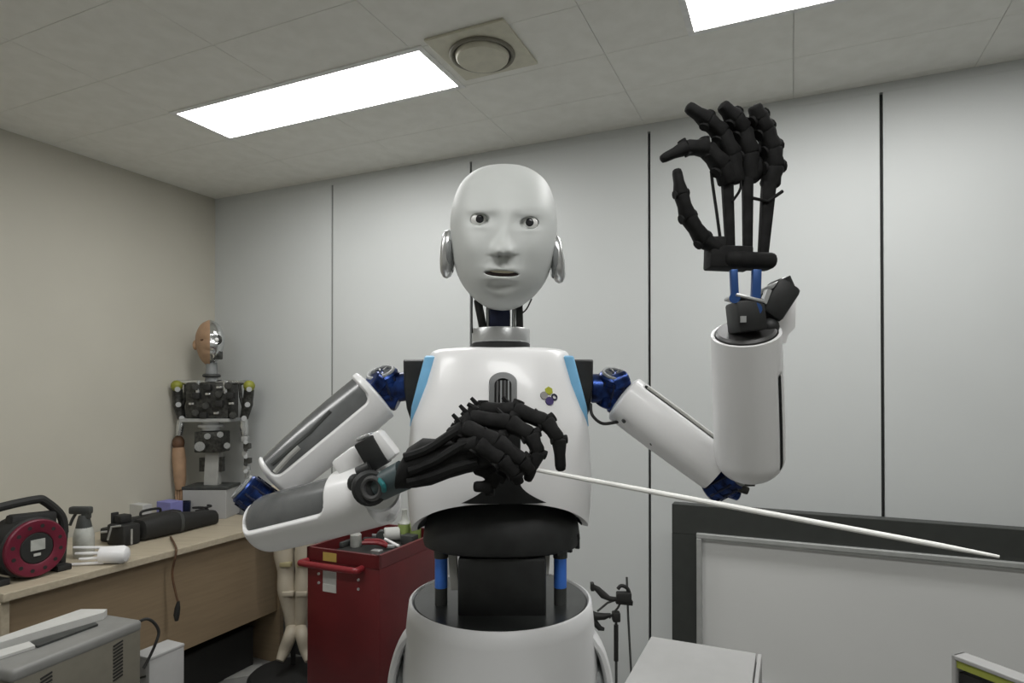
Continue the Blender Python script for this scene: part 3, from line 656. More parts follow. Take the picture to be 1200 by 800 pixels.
# ---- white cabinet lower right
wz = 0.78
c1, c2, c3 = atz(763, 745, wz), atz(893, 765, wz), atz(730, 800, wz)
wu = (c2 - c1).length; v1 = 0.40
def uvof(p): d = V((p.x, p.y, 0)) - CORNER; return d.dot(UD), d.dot(VD)
u0, v0 = uvof(c1); u1, _ = uvof(c2)
t = thing('white_cabinet', G((u0 + u1) / 2, v0 + v1 / 2, 0), 'plain white cabinet below the whiteboard beside the clamp stand', 'cabinet')
bm = NB(); gbox(bm, u0 + 0.004, u1 - 0.008, v0 + 0.004, v0 + v1, 0, wz - 0.02); obj('cabinet_body', bm, M['white_box'], t, 0)
bm = NB(); gbox(bm, u0, u1 - 0.012, v0, v0 + v1, wz - 0.02, wz, 0.002); obj('cabinet_top', bm, M['white_box'], t, 0)
bm = NB(); gbox(bm, u1 - 0.009, u1, v0 - 0.002, v0 + v1, 0.0, wz - 0.001, 0.002); obj('side_panel', bm, M['white_box'], t, 0)

# ---- dark panel with pale edge and yellow-green band, lower right
hz = 0.90
h0 = P(1117, 766, 1.14); dirv = V((0.39, -0.92, 0)).normalized(); nn = V((-dirv.y, dirv.x, 0))
h0.z = 0; top = P(1117, 766, 1.14).z
rotH = Matrix((dirv, nn, ZD)).transposed()
t = thing('display_panel', h0, 'dark standing panel with white edge and yellow-green top band', 'panel')
bm = NB(); box(bm, h0 + dirv * 0.155 + ZD * (top - 0.03) / 2 + nn * 0.012, (0.292, 0.02, top - 0.03), rotH); obj('dark_face', bm, M['rubber'], t, 0)
bm = NB(); box(bm, h0 + dirv * 0.003 + ZD * top / 2 + nn * 0.012, (0.007, 0.034, top), rotH, 0.002); box(bm, h0 + dirv * 0.16 + ZD * (top - 0.004) + nn * 0.012, (0.32, 0.034, 0.008), rotH, 0.002); obj('edge_frame', bm, M['white_box'], t, 0)
bm = NB(); box(bm, h0 + dirv * 0.155 + ZD * (top - 0.015) + nn * 0.011, (0.296, 0.026, 0.013), rotH); obj('band', bm, M['yellowgreen'], t, 0)

# ================================================================ THE ROBOT
YT = 1.03                               # depth of the torso's axis
KT = YT / F
XC = P(585.5, 500, YT).x
robot = thing('humanoid_robot', V((XC, YT, 0)), 'white humanoid robot with black hands holding a baton, facing the camera', 'robot')
def zT(py): return P(585, py, YT).z
# ---- torso shell
HW = [(zT(630), 100), (zT(600), 104), (zT(565), 106.5), (zT(530), 105), (zT(495), 102), (zT(480), 98), (zT(455), 90.5), (zT(430), 84), (zT(418), 81.5), (zT(412.5), 78.5), (zT(410), 72)]
DF = [(zT(630), .100), (zT(600), .112), (zT(565), .120), (zT(530), .122), (zT(490), .118), (zT(455), .105), (zT(430), .090), (zT(418), .080), (zT(412.5), .072), (zT(410), .062)]
EXT = 2.35
def hw(z): return sinterp(HW, z) * KT
def dfr(z): return sinterp(DF, z)
def torso(th, z, off=0.0):              # th=0 faces the viewer, +90 degrees is picture-right
    a, b = hw(z) + off, dfr(z) + off
    si, co = math.sin(th), math.cos(th)
    if co < 0: b = 0.085 + off
    x = math.copysign(abs(si) ** (2 / EXT), si) * a; y = math.copysign(abs(co) ** (2 / EXT), co) * b
    return V((XC + x, YT - y, z))
def torso_xz(x, z, off=0.0):            # front surface above picture column: x metres from the axis
    a, b = hw(z), dfr(z)
    q = min(0.999, abs(x) / a); return V((XC + x, YT - b * (1 - q ** EXT) ** (1 / EXT) - off, z))
zs_top = zT(410)
def zbot(th):
    c = math.cos(th)
    return zT(622) + (0.066 * c ** 1.3 if c > 0 else 0) + (0.008 * max(0, math.sin(th)))
N = 96; rings = []; bm = NB()
for j in range(41):
    f = j / 40; f = f ** 1.3
    rings.append([bm.verts.new(torso(2 * PI * i / N, zs_top + (zbot(2 * PI * i / N) - zs_top) * f)) for i in range(N)])
inner = [bm.verts.new(torso(2 * PI * i / N, zbot(2 * PI * i / N) + 0.002, -0.010)) for i in range(N)]
top1 = [bm.verts.new(torso(2 * PI * i / N, zs_top + 0.0025, -0.02)) for i in range(N)]
for a, b in zip(rings, rings[1:]): bridge(bm, a, b)
bridge(bm, rings[-1], inner); bridge(bm, top1, rings[0]); bm.faces.new(top1)
shell = obj('torso_shell', bm, M['white'], robot, 50)
# blue side stripes between the shell and the shoulder housings
for sx in (-1, 1):
    bm = NB(); secs = []
    for py, xout, dp in ((418, 84, .026), (420, 85, .034), (450, 92.5, .040), (476, 99.5, .036), (498, 102.5, .018)):
        z = zT(py); xo_ = XC + sx * xout * KT; xi_ = XC + sx * hw(z) * 0.85
        secs.append(ring(bm, V(((xo_ + xi_) / 2, YT - 0.014, z)), V((1, 0, 0)), V((0, 1, 0)), abs(xo_ - xi_) / 2, dp, 28, 4.0))
    loft(bm, secs); obj('blue_stripe', bm, M['blue_stripe'], shell)
# black shoulder housings
for sx, xo, xi in ((-1, 475.5, 497), (1, 693, 671)):
    bm = NB()
    secs = []
    for py, xout, dp in ((422, xo, .014), (424, xo - sx * -0.5, .019), (455, xo - sx * 0.5, .021), (478, xo - sx * 3.5, .018), (494, xo - sx * 8.5, .008)):
        z = zT(py); xo_ = P(xout, py, YT).x; xi_ = XC + sx * (hw(z) * 0.80)
        c = V(((xo_ + xi_) / 2, YT - 0.012, z)); secs.append(ring(bm, c, V((1, 0, 0)), V((0, 1, 0)), abs(xo_ - xi_) / 2, dp, 28, 4.5))
    loft(bm, secs); obj('shoulder_housing', bm, M['black'], robot)
# central black strip
bm = NB(); g = []
for j in range(33):
    f = j / 32; row = []
    for k in range(9):
        zb = zbot(0); z = zT(474) + (zb + 0.001 - zT(474)) * f
        wl, wr = (20 + 40 * max(0, f - .80) ** 1.6 * 10) * KT * .9, (18 + 40 * max(0, f - .80) ** 1.6 * 10) * KT * .9
        x = 0.010 + (-wl + (wl + wr) * k / 8)
        row.append(bm.verts.new(torso_xz(x, z, 0.003 + (0.002 if 0 < k < 8 else 0))))
    g.append(row)
for a, b in zip(g, g[1:]):
    for k in range(8): bm.faces.new((a[k], a[k + 1], b[k + 1], b[k]))
bmesh.ops.solidify(bm, geom=bm.faces[:], thickness=0.003)
obj('centre_strip', bm, M['black'], robot, 50)
# chest vent with rounded top
vx = P(589.5, 470, YT - .1).x - XC; kv = (YT - 0.108) / F
def vent_outline(hw_, ztop, zbot_, n=14):
    pts = [(-hw_, zbot_)] + [(-hw_ * math.cos(PI * i / n), ztop - hw_ * .75 + hw_ * .75 * math.sin(PI * i / n)) for i in range(n + 1)] + [(hw_, zbot_)]
    return pts
def zV(py): return P(585, py, YT - 0.108).z
bm = NB()
o_ = vent_outline(16.5 * kv, zV(435.5), zV(497)); i_ = vent_outline(10 * kv, zV(443), zV(490))
ro = [bm.verts.new(torso_xz(vx + x, z, 0.001)) for x, z in o_]; ro2 = [bm.verts.new(torso_xz(vx + x, z, 0.007)) for x, z in vent_outline(15.5 * kv, zV(436.5), zV(496.5))]
ri2 = [bm.verts.new(torso_xz(vx + x, z, 0.007)) for x, z in i_]; ri = [bm.verts.new(torso_xz(vx + x, z, 0.0005)) for x, z in i_]
for a, b in ((ro, ro2), (ro2, ri2), (ri2, ri)): bridge(bm, a, b)
vf = obj('chest_vent', bm, M['dark'], shell, 40)
vf.data.materials[0] = M['grey']; vf.data.materials[0] = mat('vent_frame_grey', (0.13, 0.135, 0.135), 0.45)
bm = NB(); vv = [bm.verts.new(torso_xz(vx + x, z, 0.0032)) for x, z in i_]; bm.faces.new(vv); bmesh.ops.solidify(bm, geom=bm.faces[:], thickness=0.0015); obj('vent_back', bm, M['rubber'], shell, 0)
for k in range(4):
    x = vx + (-6.6 + 4.4 * k) * kv
    bm = NB(); beam(bm, torso_xz(x, zV(446), 0.0050), torso_xz(x, zV(488), 0.0050), 1.9 * kv, 0.004, hint=(1, 0, 0)); obj('vent_slat', bm, M['grey'] if k % 2 else M['smoke_dark'], shell, 0)
# emblem of four rounded petals
for (px, py, mm, ho) in ((643.5, 458, 'logo_y', 0), (637.5, 463.5, 'logo_g', 0), (650, 465.5, 'logo_n', 1), (644, 470, 'logo_p', 0)):
    x = P(px, py, YT - .105).x - XC; z = P(px, py, YT - .105).z
    c = torso_xz(x, z, 0.0); nrm = (torso_xz(x + .004, z) - torso_xz(x - .004, z)).cross(torso_xz(x, z + .004) - torso_xz(x, z - .004)).normalized()
    if nrm.y > 0: nrm = -nrm
    bm = NB()
    if ho: torus(bm, c + nrm * 0.001, nrm, 0.0042, 0.0014, 20, 6)
    else: cyl(bm, c - nrm * 0.001, c + nrm * 0.0018, 0.0066 if mm != 'logo_g' else 0.006, n=6 if mm == 'logo_y' else 16)
    obj('emblem_petal', bm, M[mm], shell)

# ---- neck and head
YN = 1.02
kn = YN / F
xn = P(587, 400, YN).x
def zN(py): return P(587, py, YN).z
bm = NB(); lathe(bm, [(33.5 * kn, zN(416)), (34 * kn, zN(414)), (34 * kn, zN(403)), (32 * kn, zN(402))], V((xn, YN, 0)), n=40); lathe(bm, [(31 * kn, zN(403)), (31 * kn, zN(400))], V((xn, YN, 0)), n=30); obj('neck_base', bm, M['black'], robot)
bm = NB(); lathe(bm, [(33 * kn, zN(402.3)), (34 * kn, zN(401)), (34 * kn, zN(387)), (33 * kn, zN(385.5)), (24 * kn, zN(385.5))], V((xn, YN, 0)), n=40); obj('neck_ring', bm, M['satin'], robot)
bm = NB(); box(bm, V((xn - 1 * kn, YN, zN(371))), (24 * kn, 0.045, 34 * kn), None, 0.004); obj('neck_core', bm, M['navy'], robot)
for dx0, dx1, r in ((-27, -20, 4.6), (21, 22, 4.2)):
    bm = NB(); beam(bm, V((xn + dx0 * kn, YN - 0.01, zN(352))), V((xn + dx1 * kn, YN - 0.01, zN(388))), 2 * r * kn, 0.02, hint=(1, 0, 0), bev=0.003); obj('neck_strut', bm, M['black'], robot)
for dx in (-15, 15):
    bm = NB(); cyl(bm, V((xn + dx * kn, YN - 0.012, zN(356))), V((xn + dx * kn, YN - 0.012, zN(388))), 2 * kn, n=10); obj('neck_rod', bm, M['silver'], robot)
for pts in ([(553.5, 340), (553, 365), (553.5, 390)], [(623, 350), (617, 362), (610, 368)]):
    bm = NB(); tube(bm, curve([P(x, y, YN - .02) for x, y in pts], 4), 0.0012, 6); obj('neck_wire', bm, M['rubber'], robot)

YH = 1.0; kh = YH / F; HX = 590.0
WT = [(192, 0), (192.6, 12), (194, 20), (197, 29), (202, 38), (210, 47), (220, 53.5), (235, 59), (252, 62), (268, 62.5), (285, 61.5), (300, 59.5), (314, 56), (326, 51.5), (337, 45), (346, 37.5), (354, 28.5), (360, 18.5), (363, 9.5), (364, 0)]
FT = [(192, 0), (192.6, .014), (194, .024), (197, .036), (202, .049), (210, .062), (220, .073), (235, .085), (252, .092), (268, .094), (285, .0945), (300, .094), (314, .092), (326, .0885), (337, .083), (346, .075), (354, .062), (360, .046), (363, .028), (364, 0)]
BT = [(192, 0), (192.6, .014), (194, .024), (197, .038), (202, .052), (210, .07), (220, .084), (235, .096), (252, .102), (268, .10), (285, .094), (300, .082), (314, .066), (326, .05), (337, .036), (346, .03), (354, .026), (360, .018), (363, .01), (364, 0)]
EYES = ((562, 257.5), (620, 261.5))
def gs(x, s): return math.exp(-(x / s) ** 2)
def face(px, py):                       # forward relief in metres, picture-plane coordinates
    xm = px - 590.5 - (py - 290) * -0.03
    d = 0.0
    # nose
    ridge = smoothstep(252, 290, py) * (1 - smoothstep(296, 300.5, py))
    d += (0.004 + 0.018 * smoothstep(256, 292, py)) * gs(xm, 5.5 + 5.0 * smoothstep(270, 293, py)) * ridge
    d += 0.006 * gs(abs(xm) - 8.5, 4.5) * gs(py - 294, 5.5)
    d -= 0.006 * gs(abs(xm) - 4.8, 2.6) * gs(py - 298.5, 2.4)          # nostrils
    # brow and sockets
    d += 0.002 * gs(py - 244, 8) * gs(abs(xm) - 24, 20)
    for ex_, ey in EYES:
        dx, dy = px - ex_, py - ey
        d -= 0.0055 * gs(dx, 18) * gs(dy + 1, 12)
        d += 0.0018 * gs(dx, 12) * gs(dy + 10, 4)                    # upper lid
        d += 0.0022 * gs(dx, 12) * gs(dy - 8, 4)                        # lower lid
        q = (dx / 11) ** 2 + (dy / 7.4) ** 2
        d -= 0.010 * (1 - smoothstep(0.72, 1.12, q))
    d -= 0.0018 * gs(abs(xm) - 13, 6) * gs(py - 256, 8)
    # cheeks, mouth, chin
    d += 0.004 * gs(abs(xm) - 34, 15) * gs(py - 290, 16)
    d += 0.006 * gs(xm, 26) * gs(py - 318, 15)
    my = py - 320.5 - xm * 0.045
    mx = px - 588.5
    d += 0.0034 * gs(mx, 17) * gs(my + 6, 3.6) + 0.0036 * gs(mx, 15) * gs(my - 6.5, 4)
    d -= 0.0016 * gs(mx, 3) * gs(my + 10, 5)
    q = (mx / 19.5) ** 2 + (my / 3.6) ** 2
    d -= 0.011 * (1 - smoothstep(0.6, 1.2, q))
    d -= 0.003 * gs(xm, 16) * gs(py - 335, 4.5)
    d += 0.005 * gs(xm, 15) * gs(py - 349, 9)
    d -= 0.0015 * gs(abs(xm) - 19, 4) * gs(py - 310, 9)
    return d
def head_pt(py, th):
    wx = sinterp(WT, py) if py < 363.9 and py > 192.1 else 0.0
    si, co = math.sin(th), math.cos(th); e = 2.15
    x = math.copysign(abs(si) ** (2 / e), si) * wx
    dep = max(0, sinterp(FT, py)) if co > 0 else max(0, sinterp(BT, py))
    y = math.copysign(abs(co) ** (2 / e), co) * dep
    if co > 0 and 200 < py < 362: y += face(HX + x, py) * min(1, co * 2.2) * smoothstep(200, 215, py) * (1 - smoothstep(355, 362, py))
    return P(HX + x + (py - 278) * -0.012, py, YH - y)
bm = NB(); rows = [192.05]
y = 192.4
while y < 363.8:
    rows.append(y); y += 0.35 if (y < 200 or y > 358) else 0.9
rows.append(363.95)
ths = []
for i in range(220): ths.append(-PI / 2 + PI * i / 220)
for i in range(60): ths.append(PI / 2 + PI * i / 60)
rings = [[bm.verts.new(head_pt(y, th)) for th in ths] for y in rows]
for a, b in zip(rings, rings[1:]): bridge(bm, a, b)
bm.faces.new(rings[0]); bm.faces.new(rings[-1])
head = obj('head', bm, M['skin'], robot, 80)
def face_at(px, py, extra=0.0):         # point on the smooth face under picture position, before relief, pushed out by extra
    x = px - HX - (py - 278) * -0.012; q = min(.999, abs(x) / sinterp(WT, py))
    return P(px, py, YH - sinterp(FT, py) * (1 - q ** 2.15) ** (1 / 2.15) - extra)
for (ex_, ey) in EYES:
    c = face_at(ex_, ey, -0.0165)
    bm = NB(); ball(bm, c, 0.0135, 0.0095, 0.0105, 24); obj('eyeball', bm, M['eye'], head)
    c2 = c + V((0.0006, -0.0080, -0.0008)); bm = NB(); ball(bm, c2, 0.0062, 0.0022, 0.0062, 20); obj('iris', bm, M['iris'], head)
mc = face_at(588.5, 321, -0.0045)
bm = NB(); ball(bm, mc, 0.0245, 0.006, 0.0040, 24, Matrix.Rotation(R(2.5), 3, 'Y')); obj('mouth_cavity', bm, M['mouth'], head)
bm = NB(); ball(bm, mc + V((0, -0.0058, 0.0026)), 0.018, 0.003, 0.0024, 20, Matrix.Rotation(R(2.5), 3, 'Y')); obj('teeth', bm, M['teeth'], head)
for sx, px, py, tilt in ((-1, 525.5, 298, 4), (1, 652, 304, -7)):
    c = P(px, py, YH + 0.004)
    rot = Matrix.Rotation(R(tilt), 3, 'Y')
    bm = NB(); rings = []
    for (o2, s2) in ((-0.010, .62), (-0.006, .9), (0, 1), (0.006, .97), (0.010, .80), (0.0115, .5)):
        rr_ = []
        for i in range(36):
            a = 2 * PI * i / 36; p = V((sx * o2, math.copysign(abs(math.cos(a)) ** .8, math.cos(a)) * 0.028 * s2, math.copysign(abs(math.sin(a)) ** .8, math.sin(a)) * 0.0385 * s2))
            rr_.append(bm.verts.new(c + rot @ p))
        rings.append(rr_)
    loft(bm, rings); obj('ear_cover', bm, M['silver'], head, 50)
    bm = NB(); torus(bm, c + V((-sx * 0.003, 0, 0)), V((1, 0, 0.0)), 0.026, 0.005, 32, 8); obj('ear_rim', bm, M['grey'], head)

# ---- generic arm shell with a recessed window
def rsdf(s, w_, s0, s1, w0, w1, rad):
    cs, cw = (s0 + s1) / 2, (w0 + w1) / 2; hs_, hw_ = (s1 - s0) / 2 - rad, (w1 - w0) / 2 - rad
    dx, dy = abs(s - cs) - hs_, abs(w_ - cw) - hw_
    return math.hypot(max(dx, 0), max(dy, 0)) + min(max(dx, dy), 0) - rad
def arm_shell(name, p0, p1, r0, r1, side_hint, cap0, cap1, rec, panel_mat, depth=0.009, bulge=0.0, flat=1.0):
    p0, p1 = V(p0), V(p1); a = (p1 - p0); L = a.length; a.normalize()
    mid = (p0 + p1) / 2; vw = (V((0, 0, H)) - mid).normalized()
    e1 = (vw - a * vw.dot(a)).normalized(); e2 = a.cross(e1)
    if e2.dot(V(side_hint)) < 0: e2 = -e2
    def rad(s):
        f = s / L; r = r0 + (r1 - r0) * f + bulge * math.sin(PI * f)
        if cap0 and s < cap0: q = 1 - s / cap0; r *= max(0.02, 1 - q ** 2.4) ** (1 / 2.4)
        if cap1 and s > L - cap1: q = (s - (L - cap1)) / cap1; r *= max(0.02, 1 - q ** 2.4) ** (1 / 2.4)
        return r
    def pt(s, v, off=0.0):
        r = rad(s) + off
        return p0 + a * s + e1 * (r * math.cos(v)) + e2 * (r * flat * math.sin(v))
    rm = (r0 + r1) / 2
    def shift(s, v):
        if not rec: return 0.0
        s0, s1, v0, v1, rr_ = rec; vv = (v + PI) % (2 * PI) - PI
        d = rsdf(s, vv * rm, s0 * L, s1 * L, R(v0) * rm, R(v1) * rm, rr_)
        return -depth * smoothstep(0, 0.0035, -d)
    S, Nn = 150, 144; ss = []
    for j in range(S + 1):
        f = j / S
        ss.append(L * (0.5 - 0.5 * math.cos(PI * f)) * 0.35 + L * f * 0.65)
    bm = NB()
    rings = [[bm.verts.new(pt(s, 2 * PI * i / Nn, shift(s, 2 * PI * i / Nn))) for i in range(Nn)] for s in ss]
    for q, b in zip(rings, rings[1:]): bridge(bm, q, b)
    for cap, rg, s in ((cap0, rings[0], 0.0), (cap1, rings[-1], L)):
        if cap: bm.faces.new(rg)
        else:
            inn = [bm.verts.new(pt(s, 2 * PI * i / Nn, -0.004)) for i in range(Nn)]; bridge(bm, rg, inn)
            d_ = 0.012 if s == 0 else -0.012
            bot = [bm.verts.new(pt(s, 2 * PI * i / Nn, -0.0045) + a * d_) for i in range(Nn)]; bridge(bm, inn, bot); bm.faces.new(bot)
    o = obj(name, bm, M['white'], robot, 50)
    if rec:
        s0, s1, v0, v1, rr_ = rec; bm = NB(); g = []
        ins = 0.0032
        A0, A1, B0, B1 = s0 * L + ins, s1 * L - ins, R(v0) * rm + ins, R(v1) * rm - ins; rc = max(0.002, rr_ - ins)
        for j in range(49):
            s = A0 + (A1 - A0) * j / 48; e = min(s - A0, A1 - s)
            cut = rc - math.sqrt(max(0, rc * rc - (rc - e) ** 2)) if e < rc else 0
            g.append([bm.verts.new(pt(s, (B0 + cut + (B1 - B0 - 2 * cut) * k / 24) / rm, -depth + 0.0012)) for k in range(25)])
        for q, b in zip(g, g[1:]):
            for k in range(24): bm.faces.new((q[k], q[k + 1], b[k + 1], b[k]))
        bmesh.ops.remove_doubles(bm, verts=bm.verts[:], dist=1e-6)
        obj('recessed_window', bm, panel_mat, o, 60)
    return o, pt, L

def motor(c, ax, r, h, hint_dark=True, parent_name='shoulder_joint', extra=()):
    c = V(c); ax = V(ax).normalized(); a, e1, e2 = frame(ax)
    bm = NB(); cyl(bm, c - ax * h, c + ax * h, r, n=28, bev=0.003)
    cyl(bm, c - ax * h * .45, c - ax * h * .2, r * 1.08, n=28); cyl(bm, c + ax * h * .25, c + ax * h * .5, r * 1.06, n=28)
    for (q0, q1, rr_) in extra: cyl(bm, q0, q1, rr_, n=22, bev=0.002)
    j = obj(parent_name, bm, M['blue'], robot)
    bm = NB(); torus(bm, c + ax * (h + 0.001), ax, r * .78, r * .12, 28, 6)
    for i in range(8):
        t_ = 2 * PI * i / 8; d = e1 * math.cos(t_) + e2 * math.sin(t_)
        beam(bm, c + ax * (h + .001) + d * r * .25, c + ax * (h + .001) + d * r * .78, r * .13, r * .1)
    obj('spoked_cap', bm, M['grey'], j)
    bm = NB()
    for i in range(10):
        t_ = 2 * PI * i / 10 + .2; d = e1 * math.cos(t_) + e2 * math.sin(t_)
        cyl(bm, c + d * r * 1.0 - ax * h * .75, c + d * r * 1.0 + ax * h * .75, r * .09, n=8)
    obj('rib', bm, M['navy'], j)
    return j

# ---- arm on picture-left (lower hand holding the baton)
YS = 1.03
sc = P(452, 452, YS)
motor(sc, (-0.25, -0.45, 0.9), 19 * KT, 17 * KT, extra=((P(456, 455, YS), P(480, 452, YS), 17 * KT), (P(448, 452, YS - .02), P(436, 444, YS - .03), 11 * KT), (P(468, 470, YS), P(446, 460, YS), 13 * KT)))
ua, pt, L = arm_shell('upper_arm', P(442, 460, 1.01), P(318, 563, 0.965), 0.046, 0.038, (-0.6, 0, 0.8), 0.006, 0.012, (0.06, 0.95, -6, 135, 0.016), M['smoke'], 0.005, 0.003)
bm = NB(); tube(bm, [pt(L * .35, R(35), -0.006), pt(L * .55, R(28), -0.006), pt(L * .9, R(30), -0.006)], 0.0045, 8); obj('cable', bm, M['dark'], ua)
bm = NB(); tube(bm, [pt(L * .68, R(18), -0.0055), pt(L * .78, R(16), -0.0055), pt(L * .92, R(10), -0.0055)], 0.0045, 8); obj('wire_bundle', bm, M['label_grey'], ua)
ec_ = P(301, 583, 0.955)
motor(ec_, (-0.7, -0.3, 0.65), 18.5 * .955 / F, 20 * .955 / F, parent_name='elbow_joint', extra=((P(312, 572, .955), P(290, 592, .955), 12 * .955 / F), (P(305, 590, .95), P(322, 606, .93), 14 * .955 / F)))
fa_, pt, L = arm_shell('forearm', P(300, 614, 0.935), P(448, 577, 0.845), 0.045, 0.043, (0, 0, 1), 0.036, 0.0, (0.03, 0.73, -14, 130, 0.018), M['smoke'], 0.008, 0.002)
# wrist
YW = .835; kw = YW / F
bm = NB(); beam(bm, P(428, 514, YW - .005), P(447, 547, YW - .005), 25 * kw, 0.03, hint=(1, 0, 0.3), bev=0.003); obj('wrist_block', bm, M['black'], robot)
bm = NB(); beam(bm, P(439, 507, YW), P(462, 536, YW), 17 * kw, 0.036, hint=(1, 0, 0.3), bev=0.006); beam(bm, P(400, 557, YW + .02), P(428, 536, YW + .02), 40 * kw, 0.02, hint=(0.5, 0, 1), bev=0.006); obj('wrist_cover', bm, M['white'], robot)
bm = NB(); beam(bm, P(420, 515, YW), P(436, 508, YW), 4 * kw, 0.032, bev=.002); obj('wrist_bracket', bm, M['satin'], robot)
bm = NB(); cyl(bm, P(434, 572, .87), P(446, 576, .80), 23 * kw, n=28, bev=.004); obj('wrist_ring', bm, M['silver'], robot)
bm = NB(); cyl(bm, P(432, 570, .83), P(434, 572, .785), 20 * kw, n=24, bev=0.004); ball(bm, P(416, 566, .82), 9 * kw, 8 * kw, 11 * kw); ball(bm, P(416, 583, .82), 7 * kw); ball(bm, P(426, 592, .82), 8 * kw); cyl(bm, P(420, 555, .81), P(434, 548, .81), 8 * kw); obj('wrist_joint', bm, M['black'], robot)
bm = NB(); torus(bm, P(436, 572, .78), (-.3, -1, .1), 11 * kw, 3 * kw); wj = obj('wrist_bearing', bm, M['smoke_dark'], robot)
bm = NB(); tube(bm, curve([P(444, 562, .78), P(449, 568, .77), P(450, 575, .775)], 4), 0.0032, 8); obj('teal_wire', bm, M['teal'], robot)
bm = NB(); tube(bm, [P(444, 572, .80), P(458, 564, .795), P(474, 556, .79)], [15 * kw, 16 * kw, 17 * kw], 18); obj('wrist_link', bm, M['wrist_grey'], robot)

# ---- fingers
def finger(parent, pts, rs, name='finger', knuck=1.12, spur=None):
    bm = NB(); pts = [V(p) for p in pts]
    for i in range(len(pts) - 1):
        a, b = pts[i], pts[i + 1]; ra, rb = rs[i], rs[i + 1]; d = b - a
        _, e1, e2 = frame(d, (0.2, -1, 0.1)); rg = []
        for f, m_ in ((-0.06, .55), (0.0, .95), (0.12, 1.04), (0.5, .90), (0.86, 1.0), (1.0, .9), (1.05, .5)):
            r = (ra + (rb - ra) * max(0, min(1, f))) * m_
            rg.append(ring(bm, a + d * f, e1, e2, r, r * .95, 12, 2.8))
        loft(bm, rg)
        if i: 
            cyl(bm, a - e2 * ra * knuck, a + e2 * ra * knuck, ra * .62, n=10)
            if spur: cyl(bm, a, a + V(spur) * ra * 1.9, ra * .35, ra * .2, n=6)
    return obj(name, bm, M['hand'], parent, 45)
def PP(*l): return [P(*p) for p in l]

# lower hand (palm down, fingers reaching to picture-right, gripping the baton)
YA = .79; k = YA / F
bm = NB(); rg = []
for (x, y, d, h1) in ((468, 557, 0, 15), (476, 548, 0, 24), (492, 542, 0, 29), (510, 541, 0, 27), (530, 536, 0, 24), (550, 531, -.004, 23), (568, 529, -.008, 21), (580, 529, -.01, 16)):
    c = P(x, y, YA + d); rg.append(ring(bm, c, V((0.12, 0, 1)).normalized(), V((0, 1, 0)), h1 * k, 0.029, 22, 2.4))
loft(bm, rg); palm = obj('hand', bm, M['hand'], robot, 60)
for pts, r in (([(474, 536, .765), (500, 527, .763), (530, 508, .762), (552, 497, .762)], 5.5), ([(480, 552, .763), (510, 540, .76), (540, 522, .757), (565, 512, .755)], 5.5), ([(478, 565, .765), (505, 558, .762), (532, 548, .76), (560, 540, .757)], 5.5)):
    bm = NB(); tube(bm, curve(PP(*pts), 4), r * k, 8); obj('tendon', bm, M['hand'], palm)
lf = [([(548, 492, .80), (566, 481, .80), (604, 481, .79), (640, 494, .78), (655, 515, .775), (657, 550, .775)], [8, 9.5, 10, 9, 7.5, 5.5]),
      ([(536, 500, .785), (553, 490, .785), (598, 496, .775), (622, 510, .768), (631, 530, .765), (618, 562, .765)], [8, 9.5, 10.5, 9, 7.5, 5]),
      ([(528, 510, .77), (545, 501, .765), (583, 518, .755), (612, 540, .752), (622, 552, .755)], [8, 9.5, 10, 8.5, 6]),
      ([(540, 522, .765), (562, 520, .755), (588, 538, .75), (604, 555, .752), (608, 566, .755)], [9, 10, 9.5, 8, 5.5]),
      ([(560, 545, .78), (580, 556, .775), (574, 570, .77), (556, 570, .765)], [10, 10, 8, 5.5])]
for i, (pts, rs) in enumerate(lf): finger(palm, PP(*pts), [r * k * 1.12 for r in rs], 'thumb' if i == 4 else 'finger', spur=(-0.7, 0, 0.75) if i < 3 else None)
for pts in ([(559, 480), (548, 473)], [(548, 489), (541, 483)], [(537, 502), (529, 497)]):
    bm = NB(); tube(bm, [P(*pts[0], .785), P(*pts[1], .785)], [4 * k, 2.5 * k], 8); obj('knuckle_spur', bm, M['hand'], palm)

# baton
b0, b1 = P(588, 543, .785), P(1171, 652, .56)
t = thing('baton', b0, 'thin white conducting baton held in the robot’s lower hand', 'baton')
bm = NB(); n_ = 12; tube(bm, [b0 + (b1 - b0) * (i / n_) for i in range(n_ + 1)], [0.0024 + 0.0006 * math.sin(PI * i / n_) for i in range(n_)] + [0.0014], 10); obj('shaft', bm, M['baton'], t)
bm = NB(); d = (b1 - b0).normalized(); tube(bm, [b0 - d * .012, b0 - d * .006, b0 + d * .012, b0 + d * .03], [.003, .0065, .0055, .003], 12); obj('baton_handle', bm, M['baton'], t)

# ---- arm on picture-right (raised hand)
sc = P(717, 456, YS)
motor(sc, (0.15, -0.45, 0.9), 18 * KT, 19 * KT, extra=((P(712, 455, YS), P(692, 455, YS), 17 * KT), (P(718, 450, YS - .02), P(736, 443, YS - .02), 10 * KT), (P(716, 468, YS), P(732, 474, YS), 15 * KT)))
bm = NB(); tube(bm, curve([P(692, 473, YS - .03), P(694, 486, YS - .04), P(706, 496, YS - .04), P(724, 494, YS - .03)], 6), 0.0026, 8); obj('shoulder_cable', bm, M['rubber'], robot, 60)
ua, pt, L = arm_shell('upper_arm', P(727, 464, 1.02), P(842, 549, 0.985), 0.041, 0.039, (0.5, 0, 0.8), 0.010, 0.0, (0.10, 0.97, 52, 80, 0.006), M['slot'], 0.0022, 0.001)
bm = NB(); tube(bm, [pt(L * .14, R(64), -0.001), pt(L * .5, R(64), -0.001), pt(L * .95, R(64), -0.001)], 0.0036, 8); obj('window_bar', bm, M['label_white'], ua)
